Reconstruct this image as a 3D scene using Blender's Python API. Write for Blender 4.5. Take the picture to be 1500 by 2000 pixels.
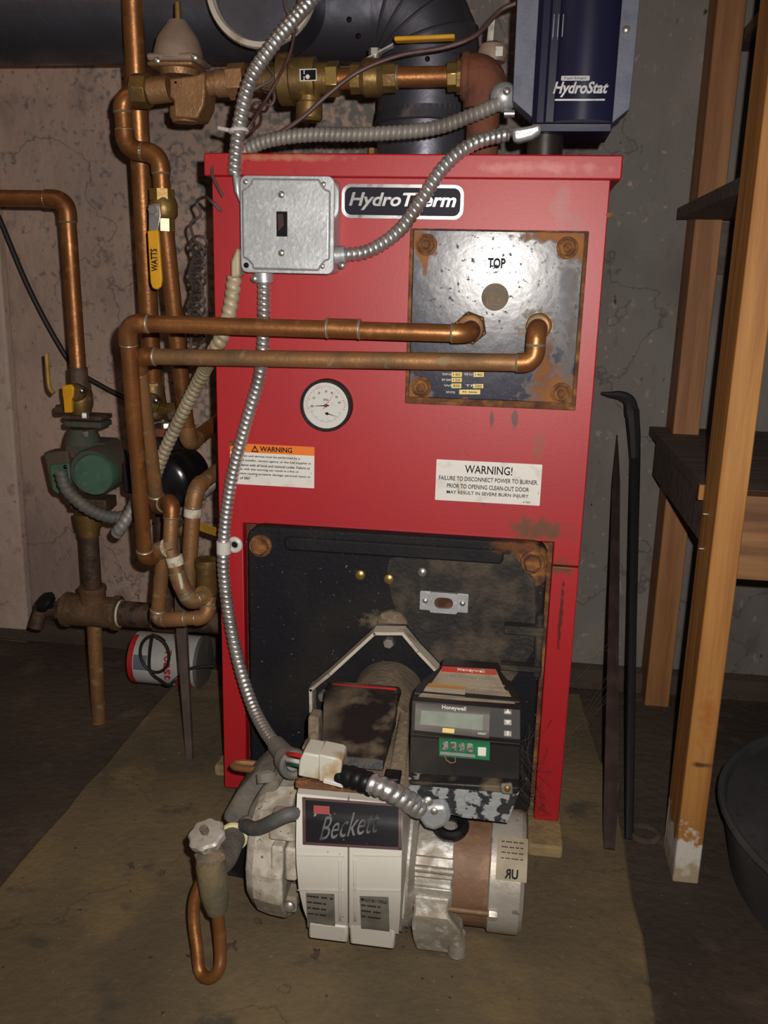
import bpy, math, random
from mathutils import Vector as V, Matrix
random.seed(7)
for o in list(bpy.data.objects): bpy.data.objects.remove(o)
SC = bpy.context.scene; COL = SC.collection

# ------------------------------------------------------------------ camera, world, flash, exposure
CP = V((0.15455, -1.2273, 0.77783)); YAW, PIT, ROL, F = -0.13864, 0.24811, 0.025314, 1760.5
_f = V((math.sin(YAW)*math.cos(PIT), math.cos(YAW)*math.cos(PIT), -math.sin(PIT)))
_r = V((math.cos(YAW), -math.sin(YAW), 0)); _u = _r.cross(_f)
RT = _r*math.cos(ROL) + _u*math.sin(ROL); UP = -_r*math.sin(ROL) + _u*math.cos(ROL); FW = _f
cd = bpy.data.cameras.new('camera'); cam = bpy.data.objects.new('camera', cd); COL.objects.link(cam)
m = Matrix.Identity(4)
for i in range(3): m[i][0], m[i][1], m[i][2], m[i][3] = RT[i], UP[i], -FW[i], CP[i]
cam.matrix_world = m; cd.sensor_fit = 'VERTICAL'; cd.sensor_height = 24; cd.sensor_width = 18
cd.lens = F*24/2000; cd.clip_start = .01; SC.camera = cam
w = bpy.data.worlds.new('world'); SC.world = w; w.use_nodes = True
bg = w.node_tree.nodes['Background']; bg.inputs[0].default_value = (1, .80, .66, 1); bg.inputs[1].default_value = .048
def lamp(name, kind, loc, aim, energy, color, **k):
    l = bpy.data.lights.new(name, kind); o = bpy.data.objects.new(name, l); COL.objects.link(o)
    l.energy = energy; l.color = color
    for a, b in k.items(): setattr(l, a, b)
    o.location = loc; o.rotation_euler = (V(aim)-V(loc)).to_track_quat('-Z', 'Y').to_euler(); return o
FL = CP + RT*.028 + UP*.03
lamp('phone_flash', 'SPOT', FL, FL + FW + UP*.06 - RT*.03, 56, (1, .93, .86), spot_size=math.radians(110), spot_blend=1.0, shadow_soft_size=.006)
lamp('warm_fill', 'POINT', (-1.0, -.75, 1.75), (0, 0, 0), 4.0, (1, .66, .42), shadow_soft_size=.04)  # unseen warm fill light added high on the left, no real bulb there
vs = SC.view_settings; vs.view_transform = 'Standard'; vs.look = 'None'; vs.exposure = 0.0; vs.gamma = 1; vs.use_curve_mapping = False

# ------------------------------------------------------------------ pixel -> place
def ray(px, py): return RT*((px-750)/F) - UP*((py-1000)/F) + FW
def P(px, py, Y=0.0): d = ray(px, py); return CP + d*((Y-CP.y)/d.y)
def PZ(px, py, z): d = ray(px, py); return CP + d*((z-CP.z)/d.z)
def PP(L, Y=None): return [P(a[0], a[1], a[2] if len(a) > 2 else Y) for a in L]
PADZ, FLZ, WY, H = -.02, -.08, .69, .912

# ------------------------------------------------------------------ materials
MATS = {}
def N(nt, t, **k):
    n = nt.nodes.new(t)
    for a, b in k.items(): setattr(n, a, b)
    return n
def mat(name, col, rough=.5, metal=0., spots=(), bump=0., bscale=60., spec=.5, marks=(), stretch=None, coat=0., first=False, cracks=()):
    """col base; spots: (scale, colour, lo, hi, detail[, rough, metal]) noise patches; marks: (x, z, sx, sz, colour, softness) stains at world x/z"""
    if name in MATS: return MATS[name]
    M = bpy.data.materials.new(name); M.use_nodes = True; nt = M.node_tree; L = nt.links
    b = nt.nodes['Principled BSDF']; b.inputs['Roughness'].default_value = rough; b.inputs['Metallic'].default_value = metal
    b.inputs['Specular IOR Level'].default_value = spec; b.inputs['Coat Weight'].default_value = coat
    rgb = N(nt, 'ShaderNodeRGB'); rgb.outputs[0].default_value = (*col, 1); cur = rgb.outputs[0]
    ge = N(nt, 'ShaderNodeNewGeometry'); pos = ge.outputs['Position']
    if stretch:
        mp = N(nt, 'ShaderNodeMapping'); mp.inputs['Scale'].default_value = stretch; L.new(pos, mp.inputs[0]); tp = mp.outputs[0]
    else: tp = pos
    mt = None; rg = None
    def mixf(f, a, bv):
        mm = N(nt, 'ShaderNodeMix'); L.new(f, mm.inputs[0])
        if isinstance(a, float): mm.inputs[2].default_value = a
        else: L.new(a, mm.inputs[2])
        mm.inputs[3].default_value = bv; return mm.outputs[0]
    def layer(fac, c, extra):
        nonlocal cur, mt, rg
        mx = N(nt, 'ShaderNodeMix', data_type='RGBA'); L.new(fac, mx.inputs[0]); L.new(cur, mx.inputs[6]); mx.inputs[7].default_value = (*c, 1); cur = mx.outputs[2]
        if len(extra) > 0: rg = mixf(fac, rg if rg else float(rough), float(extra[0]))
        if len(extra) > 1: mt = mixf(fac, mt if mt else float(metal), float(extra[1]))
    def do_spots():
        nonlocal cur
        for i, s in enumerate(spots):
            no = N(nt, 'ShaderNodeTexNoise'); no.inputs['Scale'].default_value = s[0]; no.inputs['Detail'].default_value = s[4]
            if 'W' in no.inputs: pass
            of = N(nt, 'ShaderNodeVectorMath', operation='ADD'); of.inputs[1].default_value = (3.1*i, 1.7*i, .9*i); L.new(tp, of.inputs[0]); L.new(of.outputs[0], no.inputs['Vector'])
            mr = N(nt, 'ShaderNodeMapRange'); mr.inputs[1].default_value = s[2]; mr.inputs[2].default_value = s[3]; L.new(no.outputs[0], mr.inputs[0])
            layer(mr.outputs[0], s[1], s[5:])
    def do_marks():
        nonlocal cur
        if marks:
            no = N(nt, 'ShaderNodeTexNoise'); no.inputs['Scale'].default_value = 70; no.inputs['Detail'].default_value = 5; L.new(pos, no.inputs['Vector'])
            nn = N(nt, 'ShaderNodeMath', operation='MULTIPLY_ADD'); nn.inputs[1].default_value = 1.9; nn.inputs[2].default_value = -.95; L.new(no.outputs[0], nn.inputs[0])
        for k in marks:
            x, z, sx, sz, c, so = k[:6]
            sb = N(nt, 'ShaderNodeVectorMath', operation='SUBTRACT'); sb.inputs[1].default_value = (x, 0, z); L.new(pos, sb.inputs[0])
            ml = N(nt, 'ShaderNodeVectorMath', operation='MULTIPLY'); ml.inputs[1].default_value = (1/sx, 0, 1/sz); L.new(sb.outputs[0], ml.inputs[0])
            ln = N(nt, 'ShaderNodeVectorMath', operation='LENGTH'); L.new(ml.outputs[0], ln.inputs[0])
            ad = N(nt, 'ShaderNodeMath', operation='ADD'); L.new(ln.outputs['Value'], ad.inputs[0]); L.new(nn.outputs[0], ad.inputs[1])
            mr = N(nt, 'ShaderNodeMapRange'); mr.inputs[1].default_value = 1.0; mr.inputs[2].default_value = 1.0-so; L.new(ad.outputs[0], mr.inputs[0])
            layer(mr.outputs[0], c, k[6:])
    if first: do_marks(); do_spots()
    else: do_spots(); do_marks()
    for sc_, cc_, wd_ in cracks:         # thin wandering lines where a noise crosses its middle value
        no = N(nt, 'ShaderNodeTexNoise'); no.inputs['Scale'].default_value = sc_; no.inputs['Detail'].default_value = 7; L.new(pos, no.inputs['Vector'])
        su_ = N(nt, 'ShaderNodeMath', operation='SUBTRACT'); su_.inputs[1].default_value = .5; L.new(no.outputs[0], su_.inputs[0])
        ab = N(nt, 'ShaderNodeMath', operation='ABSOLUTE'); L.new(su_.outputs[0], ab.inputs[0])
        mr = N(nt, 'ShaderNodeMapRange'); mr.inputs[1].default_value = wd_; mr.inputs[2].default_value = wd_*.2; mr.inputs[4].default_value = .45; L.new(ab.outputs[0], mr.inputs[0]); layer(mr.outputs[0], cc_, ())
    L.new(cur, b.inputs['Base Color'])
    if mt: L.new(mt, b.inputs['Metallic'])
    if rg: L.new(rg, b.inputs['Roughness'])
    if bump:
        no = N(nt, 'ShaderNodeTexNoise'); no.inputs['Scale'].default_value = bscale; no.inputs['Detail'].default_value = 6; L.new(tp, no.inputs['Vector'])
        bu = N(nt, 'ShaderNodeBump'); bu.inputs['Strength'].default_value = bump; bu.inputs['Distance'].default_value = .01
        L.new(no.outputs[0], bu.inputs['Height']); L.new(bu.outputs[0], b.inputs['Normal'])
    MATS[name] = M; return M
def xz(px, py, Y=0.): p = P(px, py, Y); return p.x, p.z
RUST = (.13, .045, .015); RUST2 = (.30, .12, .03); DUST = (.20, .16, .11)
def mk(px, py, wx, wz, c, so=.6, *e): x, z = xz(px, py); return (x, z, wx/1400, wz/1400, c, so, *e)
red = mat('red_enamel', (.40, .010, .016), .46, spec=.55, spots=[(5, (.36, .010, .018), .45, .7, 3), (150, (.12, .02, .01), .70, .76, 3)], bump=.012, bscale=200,
    marks=[mk(1050, 1035, 75, 28, RUST), mk(1095, 1108, 36, 22, RUST, .8), mk(1052, 870, 14, 40, (.25, .05, .015), .9), mk(1005, 820, 7, 26, (.10, .01, .008), .5), mk(960, 820, 5, 22, (.10, .01, .008), .5),
           mk(1120, 470, 26, 60, (.30, .05, .05), .8), mk(1095, 400, 22, 50, (.36, .07, .07), .9), mk(1060, 330, 130, 12, (.50, .12, .11), .8), mk(560, 310, 120, 8, (.42, .15, .08), .8), mk(1095, 1200, 5, 90, (.10, .01, .006), .4)])
enbadge = mat('badge_black', (.010, .010, .020), .5, spec=.15)
chrome = mat('chrome', (.72, .72, .74), .25, 1., spots=[(90, (.4, .38, .36), .55, .7, 3)])
coilblk = mat('coil_plate_black', (.022, .024, .044), .235, 0., spec=.30, coat=0., spots=[(40, (.04, .04, .05), .55, .8, 5), (160, (.012, .012, .014), .62, .7, 4, .5)], bump=.022, bscale=60,
    marks=[mk(1082, 790, 70, 80, RUST2, .7, .85, 0), mk(1062, 720, 22, 80, (.22, .09, .03), .8, .8), mk(1110, 560, 22, 130, (.11, .11, .12), .9, .5), mk(1128, 480, 42, 44, RUST2, .8, .8), mk(1080, 462, 70, 12, RUST2, .8, .8),
           mk(833, 480, 26, 30, RUST2, .7, .8), mk(833, 510, 9, 34, RUST2, .7, .8), mk(815, 770, 34, 36, RUST2, .8, .8), mk(1052, 640, 36, 36, (.30, .24, .17), .5, .8), mk(1115, 660, 16, 120, (.12, .10, .09), .9, .6), mk(900, 785, 90, 10, RUST2, .8, .8), mk(1140, 640, 10, 180, RUST, .8, .8)])
rust = mat('rust', (.13, .05, .018), .85, 0., spots=[(60, (.28, .12, .035), .45, .65, 5), (25, (.05, .02, .012), .5, .7, 4)], bump=.5, bscale=180)
rustfit = mat('rusty_cast_iron', (.16, .050, .026), .8, 0., spots=[(30, (.09, .04, .025), .45, .7, 4)], bump=.35, bscale=90)
door = mat('door_black', (.0075, .0075, .011), .6, 0., spec=.22, spots=[(7, (.022, .019, .016), .45, .75, 5), (220, (.20, .19, .17), .73, .77, 2)], bump=.10, bscale=160,
    marks=[mk(1040, 1095, 45, 45, RUST2, .7), mk(1010, 1180, 42, 66, (.12, .055, .022), .9), mk(970, 1230, 12, 50, (.14, .065, .028), .8), mk(1010, 1062, 60, 14, RUST, .7), mk(745, 1205, 46, 18, DUST, .8)])
doordust = mat('door_dusty', (.016, .014, .013), .75, 0., spots=[(25, (.10, .075, .05), .42, .72, 5)], bump=.3, bscale=160)
copper = mat('copper_tarnished', (.34, .145, .05), .38, .65, spots=[(14, (.22, .085, .028), .42, .66, 5, .5), (50, (.46, .21, .07), .55, .75, 3), (9, (.13, .06, .025), .62, .8, 4)], bump=.06, bscale=140)
copperdull = mat('copper_dusty', (.32, .16, .065), .52, .45, spots=[(16, (.17, .10, .05), .42, .66, 5, .7), (40, (.27, .21, .11), .58, .72, 4, .8, 0.)], bump=.1, bscale=140)
solder = mat('solder', (.36, .30, .20), .45, .6, spots=[(80, (.30, .30, .22), .5, .65, 3)])
paste = mat('pipe_paste', (.62, .58, .48), .8, 0., spots=[(60, (.34, .24, .14), .5, .65, 4)], bump=.3, bscale=120)
brass = mat('brass_aged', (.25, .155, .05), .44, .6, spots=[(22, (.12, .078, .036), .42, .66, 4, .6), (70, (.38, .25, .08), .58, .74, 3)], bump=.08, bscale=120)
brassbr = mat('brass_bright', (.45, .31, .10), .34, .8, spots=[(40, (.36, .24, .08), .45, .7, 3)])
bronze = mat('bronze_cast', (.38, .215, .105), .48, .55, spots=[(30, (.30, .16, .075), .42, .68, 4)], bump=.15, bscale=200)
bell = mat('bell_painted', (.30, .215, .165), .6, .15, spots=[(20, (.22, .15, .11), .45, .7, 3)], bump=.06, bscale=120)
galv = mat('galvanised', (.52, .54, .56), .42, .55, spots=[(28, (.40, .42, .44), .4, .7, 4), (160, (.62, .64, .66), .55, .72, 3)], bump=.05, bscale=200)
galvspot = mat('galvanised_corroded', (.34, .36, .36), .55, .3, spots=[(75, (.02, .022, .025), .48, .53, 4, .6, 0.)], bump=.2, bscale=120)
flexs = mat('flex_bright', (.68, .67, .66), .34, .85, spots=[(30, (.42, .40, .37), .5, .75, 3)])
flexg = mat('flex_grey', (.29, .27, .245), .55, .35, spots=[(30, (.20, .18, .16), .45, .7, 4)])
flexb = mat('flex_beige', (.46, .39, .27), .55, .25, spots=[(24, (.34, .28, .17), .45, .7, 4)])
greyrub = mat('grey_sheath', (.10, .095, .09), .6, spots=[(40, (.15, .125, .10), .5, .7, 4)])
blackp = mat('black_plastic', (.008, .008, .009), .42, spec=.25, spots=[(30, (.03, .026, .021), .55, .75, 4, .6)])
blackdust = mat('black_dusty', (.014, .013, .013), .45, spec=.35, spots=[(26, (.13, .10, .066), .52, .68, 5, .9), (9, (.11, .085, .056), .52, .68, 5, .9)], bump=.08, bscale=120)
tan = mat('dust_tan', (.19, .145, .095), .9, spots=[(22, (.11, .085, .06), .42, .66, 5), (120, (.26, .21, .14), .55, .75, 4)], bump=.25, bscale=140)
dustgrey = mat('dust_grey', (.185, .165, .135), .9, spots=[(18, (.11, .10, .085), .42, .66, 5), (26, (.06, .065, .075), .64, .72, 3)], bump=.2, bscale=140)
chip = mat('chipped_white', (.52, .48, .41), .7, spots=[(60, (.36, .31, .24), .45, .62, 5, .9), (14, (.25, .21, .16), .50, .60, 4, .9), (160, (.12, .10, .08), .66, .70, 3)], bump=.15, bscale=90)
white = mat('white_enamel', (.57, .55, .49), .4, spots=[(10, (.55, .53, .47), .45, .75, 4), (160, (.20, .14, .09), .70, .75, 3)], bump=.02)
cream = mat('cream_enamel', (.55, .50, .42), .5, spots=[(40, (.35, .28, .2), .5, .7, 4)])
silver = mat('cast_aluminium', (.55, .53, .48), .42, .6, spots=[(18, (.32, .28, .22), .44, .66, 5, .7), (60, (.66, .65, .62), .55, .7, 3)], bump=.2, bscale=90)
motorbr = mat('motor_brown', (.20, .112, .066), .6, .12, spots=[(20, (.14, .07, .035), .45, .7, 5), (60, (.27, .17, .10), .55, .75, 3)], bump=.12, bscale=120)
motorgr = mat('motor_grey', (.46, .43, .38), .45, .35, spots=[(16, (.33, .29, .235), .45, .68, 5), (70, (.20, .19, .18), .62, .7, 4)], bump=.1, bscale=100)
navy = mat('navy_enamel', (.009, .010, .032), .38, spec=.35, spots=[(4, (.016, .017, .052), .4, .7, 2)])
navyflange = mat('slate_flange', (.13, .14, .19), .6, spots=[(60, (.10, .105, .15), .45, .7, 4)], bump=.08, bscale=300)
steel = mat('flue_steel', (.17, .17, .21), .34, .8, spots=[(12, (.10, .10, .13), .42, .68, 4, .55), (50, (.16, .15, .165), .58, .75, 3)], bump=.06, bscale=60)
blackpipe = mat('black_iron', (.026, .022, .022), .4, .35, spots=[(30, (.05, .035, .03), .5, .7, 4)])
iron = mat('brown_iron', (.075, .042, .028), .65, .2, spots=[(25, (.13, .085, .05), .48, .7, 5), (60, (.03, .02, .018), .5, .7, 4)], bump=.25, bscale=120)
yellow = mat('yellow_vinyl', (.72, .36, .012), .45, spots=[(30, (.55, .27, .012), .45, .7, 3)])
ygold = mat('yellow_steel', (.42, .24, .02), .45, spots=[(30, (.22, .13, .02), .45, .7, 3)])
green = mat('pump_green', (.060, .135, .092), .55, spots=[(18, (.045, .095, .068), .42, .68, 4), (70, (.10, .16, .12), .6, .75, 3)], bump=.06, bscale=160)
greendk = mat('pump_green_dusty', (.055, .066, .048), .8, spots=[(30, (.09, .06, .04), .42, .62, 4)], bump=.2, bscale=120)
nickel = mat('bolt_zinc', (.62, .60, .56), .35, .85, spots=[(60, (.36, .33, .28), .5, .7, 3)])
paper = mat('label_paper', (.72, .71, .67), .45, spots=[(50, (.60, .57, .50), .52, .7, 4), (120, (.40, .28, .08), .72, .76, 3)])
orange = mat('label_orange', (.78, .20, .02), .45)
ink = mat('ink_black', (.008, .008, .010), .6, spec=.1)
inkred = mat('ink_red', (.55, .02, .02), .5)
inkblue = mat('ink_blue', (.10, .16, .42), .5)
inkgrey = mat('ink_grey', (.30, .28, .25), .6)
inkwhite = mat('ink_white', (.70, .70, .68), .5)
tagyel = mat('tag_yellow', (.62, .47, .14), .5, .1)
lcd = mat('lcd_grey', (.24, .27, .23), .18, spots=[(60, (.20, .225, .19), .4, .7, 2)])
ctrlgrey = mat('control_grey', (.085, .078, .068), .5, spots=[(40, (.12, .105, .085), .5, .75, 4)])
pcb = mat('circuit_green', (.02, .17, .07), .4)
labdust = mat('label_dusty', (.36, .31, .22), .7, spots=[(30, (.26, .21, .14), .44, .68, 5)])
labgrey = mat('label_grey', (.19, .18, .15), .55, spots=[(40, (.13, .12, .10), .44, .68, 4)])
def xz(px, py, Y=0.): p = P(px, py, Y); return p.x, p.z
woodm = lambda name, a, b, mk=(): mat(name, a, .6, marks=mk, spots=[(30, b, .40, .62, 6), (9, tuple(x*.72 for x in b), .55, .72, 5)], stretch=(1.6, 1.6, .10), bump=.12, bscale=70)
wood = woodm('pine_post', (.46, .215, .055), (.33, .135, .032))
woodr = woodm('pine_post_old', (.34, .155, .055), (.24, .095, .03), [(*xz(1277, 945, .6), .013, .017, (.09, .03, .012), .6), (*xz(1322, 695, .6), .006, .02, (.12, .045, .016), .7), (*xz(1345, 455, .6), .008, .006, (.07, .03, .02), .5)])
woodd = mat('board_dark', (.13, .095, .082), .75, spots=[(30, (.085, .06, .05), .42, .62, 5)], stretch=(.15, 1.6, 1.6), bump=.15, bscale=60)
woodh = mat('board_pine', (.30, .145, .055), .65, spots=[(26, (.16, .07, .028), .42, .6, 6), (8, (.10, .04, .02), .6, .7, 5)], stretch=(.10, 1.6, 1.4), bump=.15, bscale=60)
plaster = mat('footing_white', (.66, .62, .56), .8, spots=[(40, (.40, .30, .18), .5, .62, 5)], bump=.3, bscale=90)
stair = mat('bin_grey', (.075, .072, .075), .55, spots=[(10, (.05, .048, .05), .4, .7, 4), (60, (.05, .048, .05), .6, .75, 3)])
cable = mat('cable_black', (.016, .013, .013), .5)
wirebr = mat('wire_brown', (.075, .035, .034), .5, spots=[(40, (.10, .055, .05), .5, .7, 3)])
wiredust = mat('wire_dusty', (.105, .082, .078), .7, spots=[(40, (.06, .045, .042), .45, .7, 3)])
nylon = mat('nylon_white', (.60, .58, .54), .4)
molex = mat('plug_nylon', (.52, .51, .43), .5, spots=[(25, (.36, .25, .12), .50, .62, 4, .8)])
webm = mat('cobweb', (.12, .10, .085), .9)
brick = mat('fire_brick', (.30, .215, .10), .85, spots=[(30, (.18, .13, .08), .45, .7, 4)], bump=.4, bscale=60)
tinred = mat('tin_red', (.42, .02, .02), .5); tinwhite = mat('tin_white', (.46, .45, .44), .5, spots=[(20, (.36, .34, .33), .45, .7, 4)])
gasket = mat('tape_yellow', (.62, .58, .30), .6)

# ------------------------------------------------------------------ mesh builder
class MB:
    def __init__(s): s.v = []; s.f = []
    def add(s, vs, fs): b = len(s.v); s.v += [V(x) for x in vs]; s.f += [[i+b for i in f] for f in fs]; return s
    def ring(s, rings, capA=True, capB=True, close=False):
        n = len(rings[0]); vs = [p for r in rings for p in r]; fs = []
        K = len(rings)
        for k in range(K if close else K-1):
            a = k*n; b = ((k+1) % K)*n
            for i in range(n): j = (i+1) % n; fs.append([a+i, a+j, b+j, b+i])
        if not close:
            if capA: fs.append(list(range(n))[::-1])
            if capB: fs.append([(K-1)*n+i for i in range(n)])
        return s.add(vs, fs)
    def tube(s, pts, r, n=14, wob=None, cap=True):
        pts = [V(p) for p in pts]; rings = []; K = len(pts)
        rs = r if isinstance(r, (list, tuple)) else [r]*K
        t0 = (pts[1]-pts[0]).normalized(); a = V((0, 0, 1)) if abs(t0.z) < .9 else V((1, 0, 0)); u = (a-t0*a.dot(t0)).normalized()
        for k in range(K):
            t = (pts[min(k+1, K-1)]-pts[max(k-1, 0)])
            t = t.normalized() if t.length > 1e-9 else t0
            u = (u-t*u.dot(t)).normalized(); b = t.cross(u)
            rings.append([pts[k]+(u*math.cos(2*math.pi*i/n)+b*math.sin(2*math.pi*i/n))*(rs[k]*(wob(k, i/n) if wob else 1)) for i in range(n)])
        return s.ring(rings, cap, cap)
    def cyl(s, a, b, r, r2=None, n=18): return s.tube([a, b], [r, r if r2 is None else r2], n)
    def lathe(s, o, ax, prof, n=28, rot=0.):
        o = V(o); ax = V(ax).normalized(); a = V((0, 0, 1)) if abs(ax.z) < .9 else V((1, 0, 0)); u = (a-ax*a.dot(ax)).normalized(); b = ax.cross(u)
        return s.ring([[o+ax*t+(u*math.cos(2*math.pi*i/n+rot)+b*math.sin(2*math.pi*i/n+rot))*max(r, 1e-5) for i in range(n)] for t, r in prof])
    def ball(s, c, r, ax=(0, 0, 1), n=14, half=False):
        k = 7; a0 = 0 if half else -math.pi/2
        return s.lathe(c, ax, [(r*math.sin(a0+(math.pi/2-a0)*i/k), r*math.cos(a0+(math.pi/2-a0)*i/k)) for i in range(k+1)], n)
    def box(s, x0, x1, y0, y1, z0, z1):
        return s.add([(x, y, z) for x in (x0, x1) for y in (y0, y1) for z in (z0, z1)], [[0, 1, 3, 2], [4, 6, 7, 5], [0, 4, 5, 1], [2, 3, 7, 6], [0, 2, 6, 4], [1, 5, 7, 3]])
    def obox(s, c, ux, uy, uz):
        c, ux, uy, uz = V(c), V(ux)/2, V(uy)/2, V(uz)/2
        return s.add([c+ux*a+uy*b+uz*d for a in (-1, 1) for b in (-1, 1) for d in (-1, 1)], [[0, 1, 3, 2], [4, 6, 7, 5], [0, 4, 5, 1], [2, 3, 7, 6], [0, 2, 6, 4], [1, 5, 7, 3]])
    def prism(s, poly, off):   # poly: 3-D points, off: extrusion vector
        off = V(off); A = [V(p) for p in poly]; return s.ring([A, [p+off for p in A]])
    def frame(s, outer, inner, off):
        off = V(off); O = [V(p) for p in outer]; I = [V(p) for p in inner]
        return s.ring([O, I, [p+off for p in I], [p+off for p in O]], close=True)
    def torus(s, c, ax, R, r, n=36, k=10):
        c = V(c); ax = V(ax).normalized(); a = V((0, 0, 1)) if abs(ax.z) < .9 else V((1, 0, 0)); u = (a-ax*a.dot(ax)).normalized(); b = ax.cross(u)
        rings = []
        for i in range(n):
            d = u*math.cos(2*math.pi*i/n)+b*math.sin(2*math.pi*i/n)
            rings.append([c+d*(R+r*math.cos(2*math.pi*j/k))+ax*(r*math.sin(2*math.pi*j/k)) for j in range(k)])
        return s.ring(rings, close=True)
def rrect(x0, x1, z0, z1, r, y, k=5):
    out = []
    for cx, cz, a in ((x1-r, z1-r, 0), (x0+r, z1-r, 90), (x0+r, z0+r, 180), (x1-r, z0+r, 270)):
        for i in range(k+1):
            t = math.radians(a+90*i/k); out.append(V((cx+r*math.cos(t), y, cz+r*math.sin(t))))
    return out
def wloc(o):
    l = V(o.location)
    while o.parent: o = o.parent; l = l+V(o.location)
    return l
def obj(name, mb, material, parent=None, smooth=35, bevel=0., seg=2):
    vs = mb.v; n = len(vs); lo = V([min(p[i] for p in vs) for i in range(3)]); hi = V([max(p[i] for p in vs) for i in range(3)])
    c = (lo+hi)/2
    if parent is None: c.z = lo.z
    me = bpy.data.meshes.new(name); me.from_pydata([tuple(p-c) for p in vs], [], mb.f)
    me.materials.append(material); me.validate()
    import bmesh
    b = bmesh.new(); b.from_mesh(me); bmesh.ops.recalc_face_normals(b, faces=b.faces[:]); b.to_mesh(me); b.free()
    if smooth: me.shade_smooth(); me.set_sharp_from_angle(angle=math.radians(smooth))
    o = bpy.data.objects.new(name, me); COL.objects.link(o)
    o.parent = parent; o.location = c-(wloc(parent) if parent else V((0, 0, 0)))
    if bevel:
        bm = o.modifiers.new('edge', 'BEVEL'); bm.width = bevel; bm.segments = seg; bm.limit_method = 'ANGLE'; bm.angle_limit = math.radians(38)
    return o
def tag(o, label, cat, group=None):
    o['label'] = label; o['category'] = cat
    if group: o['group'] = group
    return o
def thing(name, label, cat, loc, group=None):
    o = bpy.data.objects.new(name, None); COL.objects.link(o); o.location = V(loc); o.empty_display_size = .05; return tag(o, label, cat, group)
def struct(name, mb, material, **k): o = obj(name, mb, material, **k); o['kind'] = 'structure'; return o
def rnd(pts, er, k=8):       # polyline with rounded corners
    pts = [V(p) for p in pts]; out = [pts[0]]
    for i in range(1, len(pts)-1):
        a, c, b = pts[i-1], pts[i], pts[i+1]
        e = min(er, (a-c).length*.49, (b-c).length*.49); s, t = c+(a-c).normalized()*e, c+(b-c).normalized()*e
        out += [s*(1-u)**2+c*2*u*(1-u)+t*u*u for u in [j/k for j in range(k+1)]]
    return out+[pts[-1]]
def cat(pts, step=.006):     # Catmull-Rom, evenly resampled
    pts = [V(p) for p in pts]; q = [pts[0]*2-pts[1]]+pts+[pts[-1]*2-pts[-2]]; d = []
    for i in range(1, len(q)-2):
        for j in range(24):
            t = j/24; a, b, c, e = q[i-1:i+3]
            d.append(.5*((2*b)+(c-a)*t+(2*a-5*b+4*c-e)*t*t+(3*b-a-3*c+e)*t**3))
    d.append(pts[-1]); L = [0]
    for i in range(1, len(d)): L.append(L[-1]+(d[i]-d[i-1]).length)
    n = max(2, int(L[-1]/step)); out = []; k = 0
    for i in range(n+1):
        s = L[-1]*i/n
        while k < len(L)-2 and L[k+1] < s: k += 1
        out.append(d[k].lerp(d[k+1], (s-L[k])/max(1e-9, L[k+1]-L[k])))
    return out
def flex(pts, r, pitch=.0075, amp=.13, n=14):
    p = cat(pts, pitch/5); return MB().tube(p, r, n, wob=lambda k, a: 1-amp+amp*2*abs(math.sin(math.pi*(k/5+a)))**.7)
def wire(pts, r, n=8, step=.006): return MB().tube(cat(pts, step), r, n)
def text(s, o, ux, uz, w, h, mbx=None, shear=0., bold=0., depth=.0004, align='FIT'):
    """flat lettering: o centre of the line, ux/uz directions, w width, h cap height"""
    ux = V(ux).normalized(); uz = V(uz).normalized(); nrm = ux.cross(uz)
    c = bpy.data.curves.new('t', 'FONT'); c.body = s; c.shear = shear; c.offset = bold; c.resolution_u = 3; c.extrude = .01
    ob = bpy.data.objects.new('t', c); COL.objects.link(ob); dg = bpy.context.evaluated_depsgraph_get(); dg.update()
    me = bpy.data.meshes.new_from_object(ob.evaluated_get(dg)); bpy.data.objects.remove(ob)
    if not len(me.vertices): return mbx or MB()
    xs = [v.co.x for v in me.vertices]; ys = [v.co.y for v in me.vertices]; x0, x1 = min(xs), max(xs); y0, y1 = min(ys), max(ys)
    mb = mbx or MB(); o = V(o); sx = w/max(1e-6, x1-x0); sy = h/max(1e-6, y1-y0) if align == 'FIT' else sx
    mb.add([o+ux*((v.co.x-(x0+x1)/2)*sx)+uz*((v.co.y-(y0+y1)/2)*sy)+nrm*(v.co.z*depth/.01) for v in me.vertices], [list(p.vertices) for p in me.polygons])
    bpy.data.meshes.remove(me); return mb
def pipe_run(root, pts, r, er, m=copper, me=None, rings=True, pn='pipe', en='elbow', ringmat=None):
    pts = [V(p) for p in pts]; K = len(pts); prev = pts[0]
    for i in range(1, K):
        if i < K-1:
            a, c, b = pts[i-1], pts[i], pts[i+1]; e = min(er, (a-c).length*.49, (b-c).length*.49)
            s, t = c+(a-c).normalized()*e, c+(b-c).normalized()*e
            if (prev-s).length > .002: obj(pn, MB().cyl(prev, s, r), m, root)
            st = min(r*.8, (a-c).length*.5-e+.001, (b-c).length*.5-e+.001); st = max(st, .001)
            s2, t2 = s+(a-c).normalized()*st, t+(b-c).normalized()*st
            el = obj(en, MB().tube([s2]+[s*(1-u)**2+c*2*u*(1-u)+t*u*u for u in [j/9 for j in range(10)]]+[t2], r*1.13, 18), me or m, root)
            if rings:
                for q, d in ((s2, (a-c).normalized()), (t2, (b-c).normalized())):
                    obj('solder_ring', MB().lathe(q-d*.0008, d, [(0, r*1.12), (.0010, r*1.15), (.0022, r*1.10), (.003, r*1.0)], 20), ringmat or solder, el)
            prev = t
        else: obj(pn, MB().cyl(prev, pts[-1], r), m, root)
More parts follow.
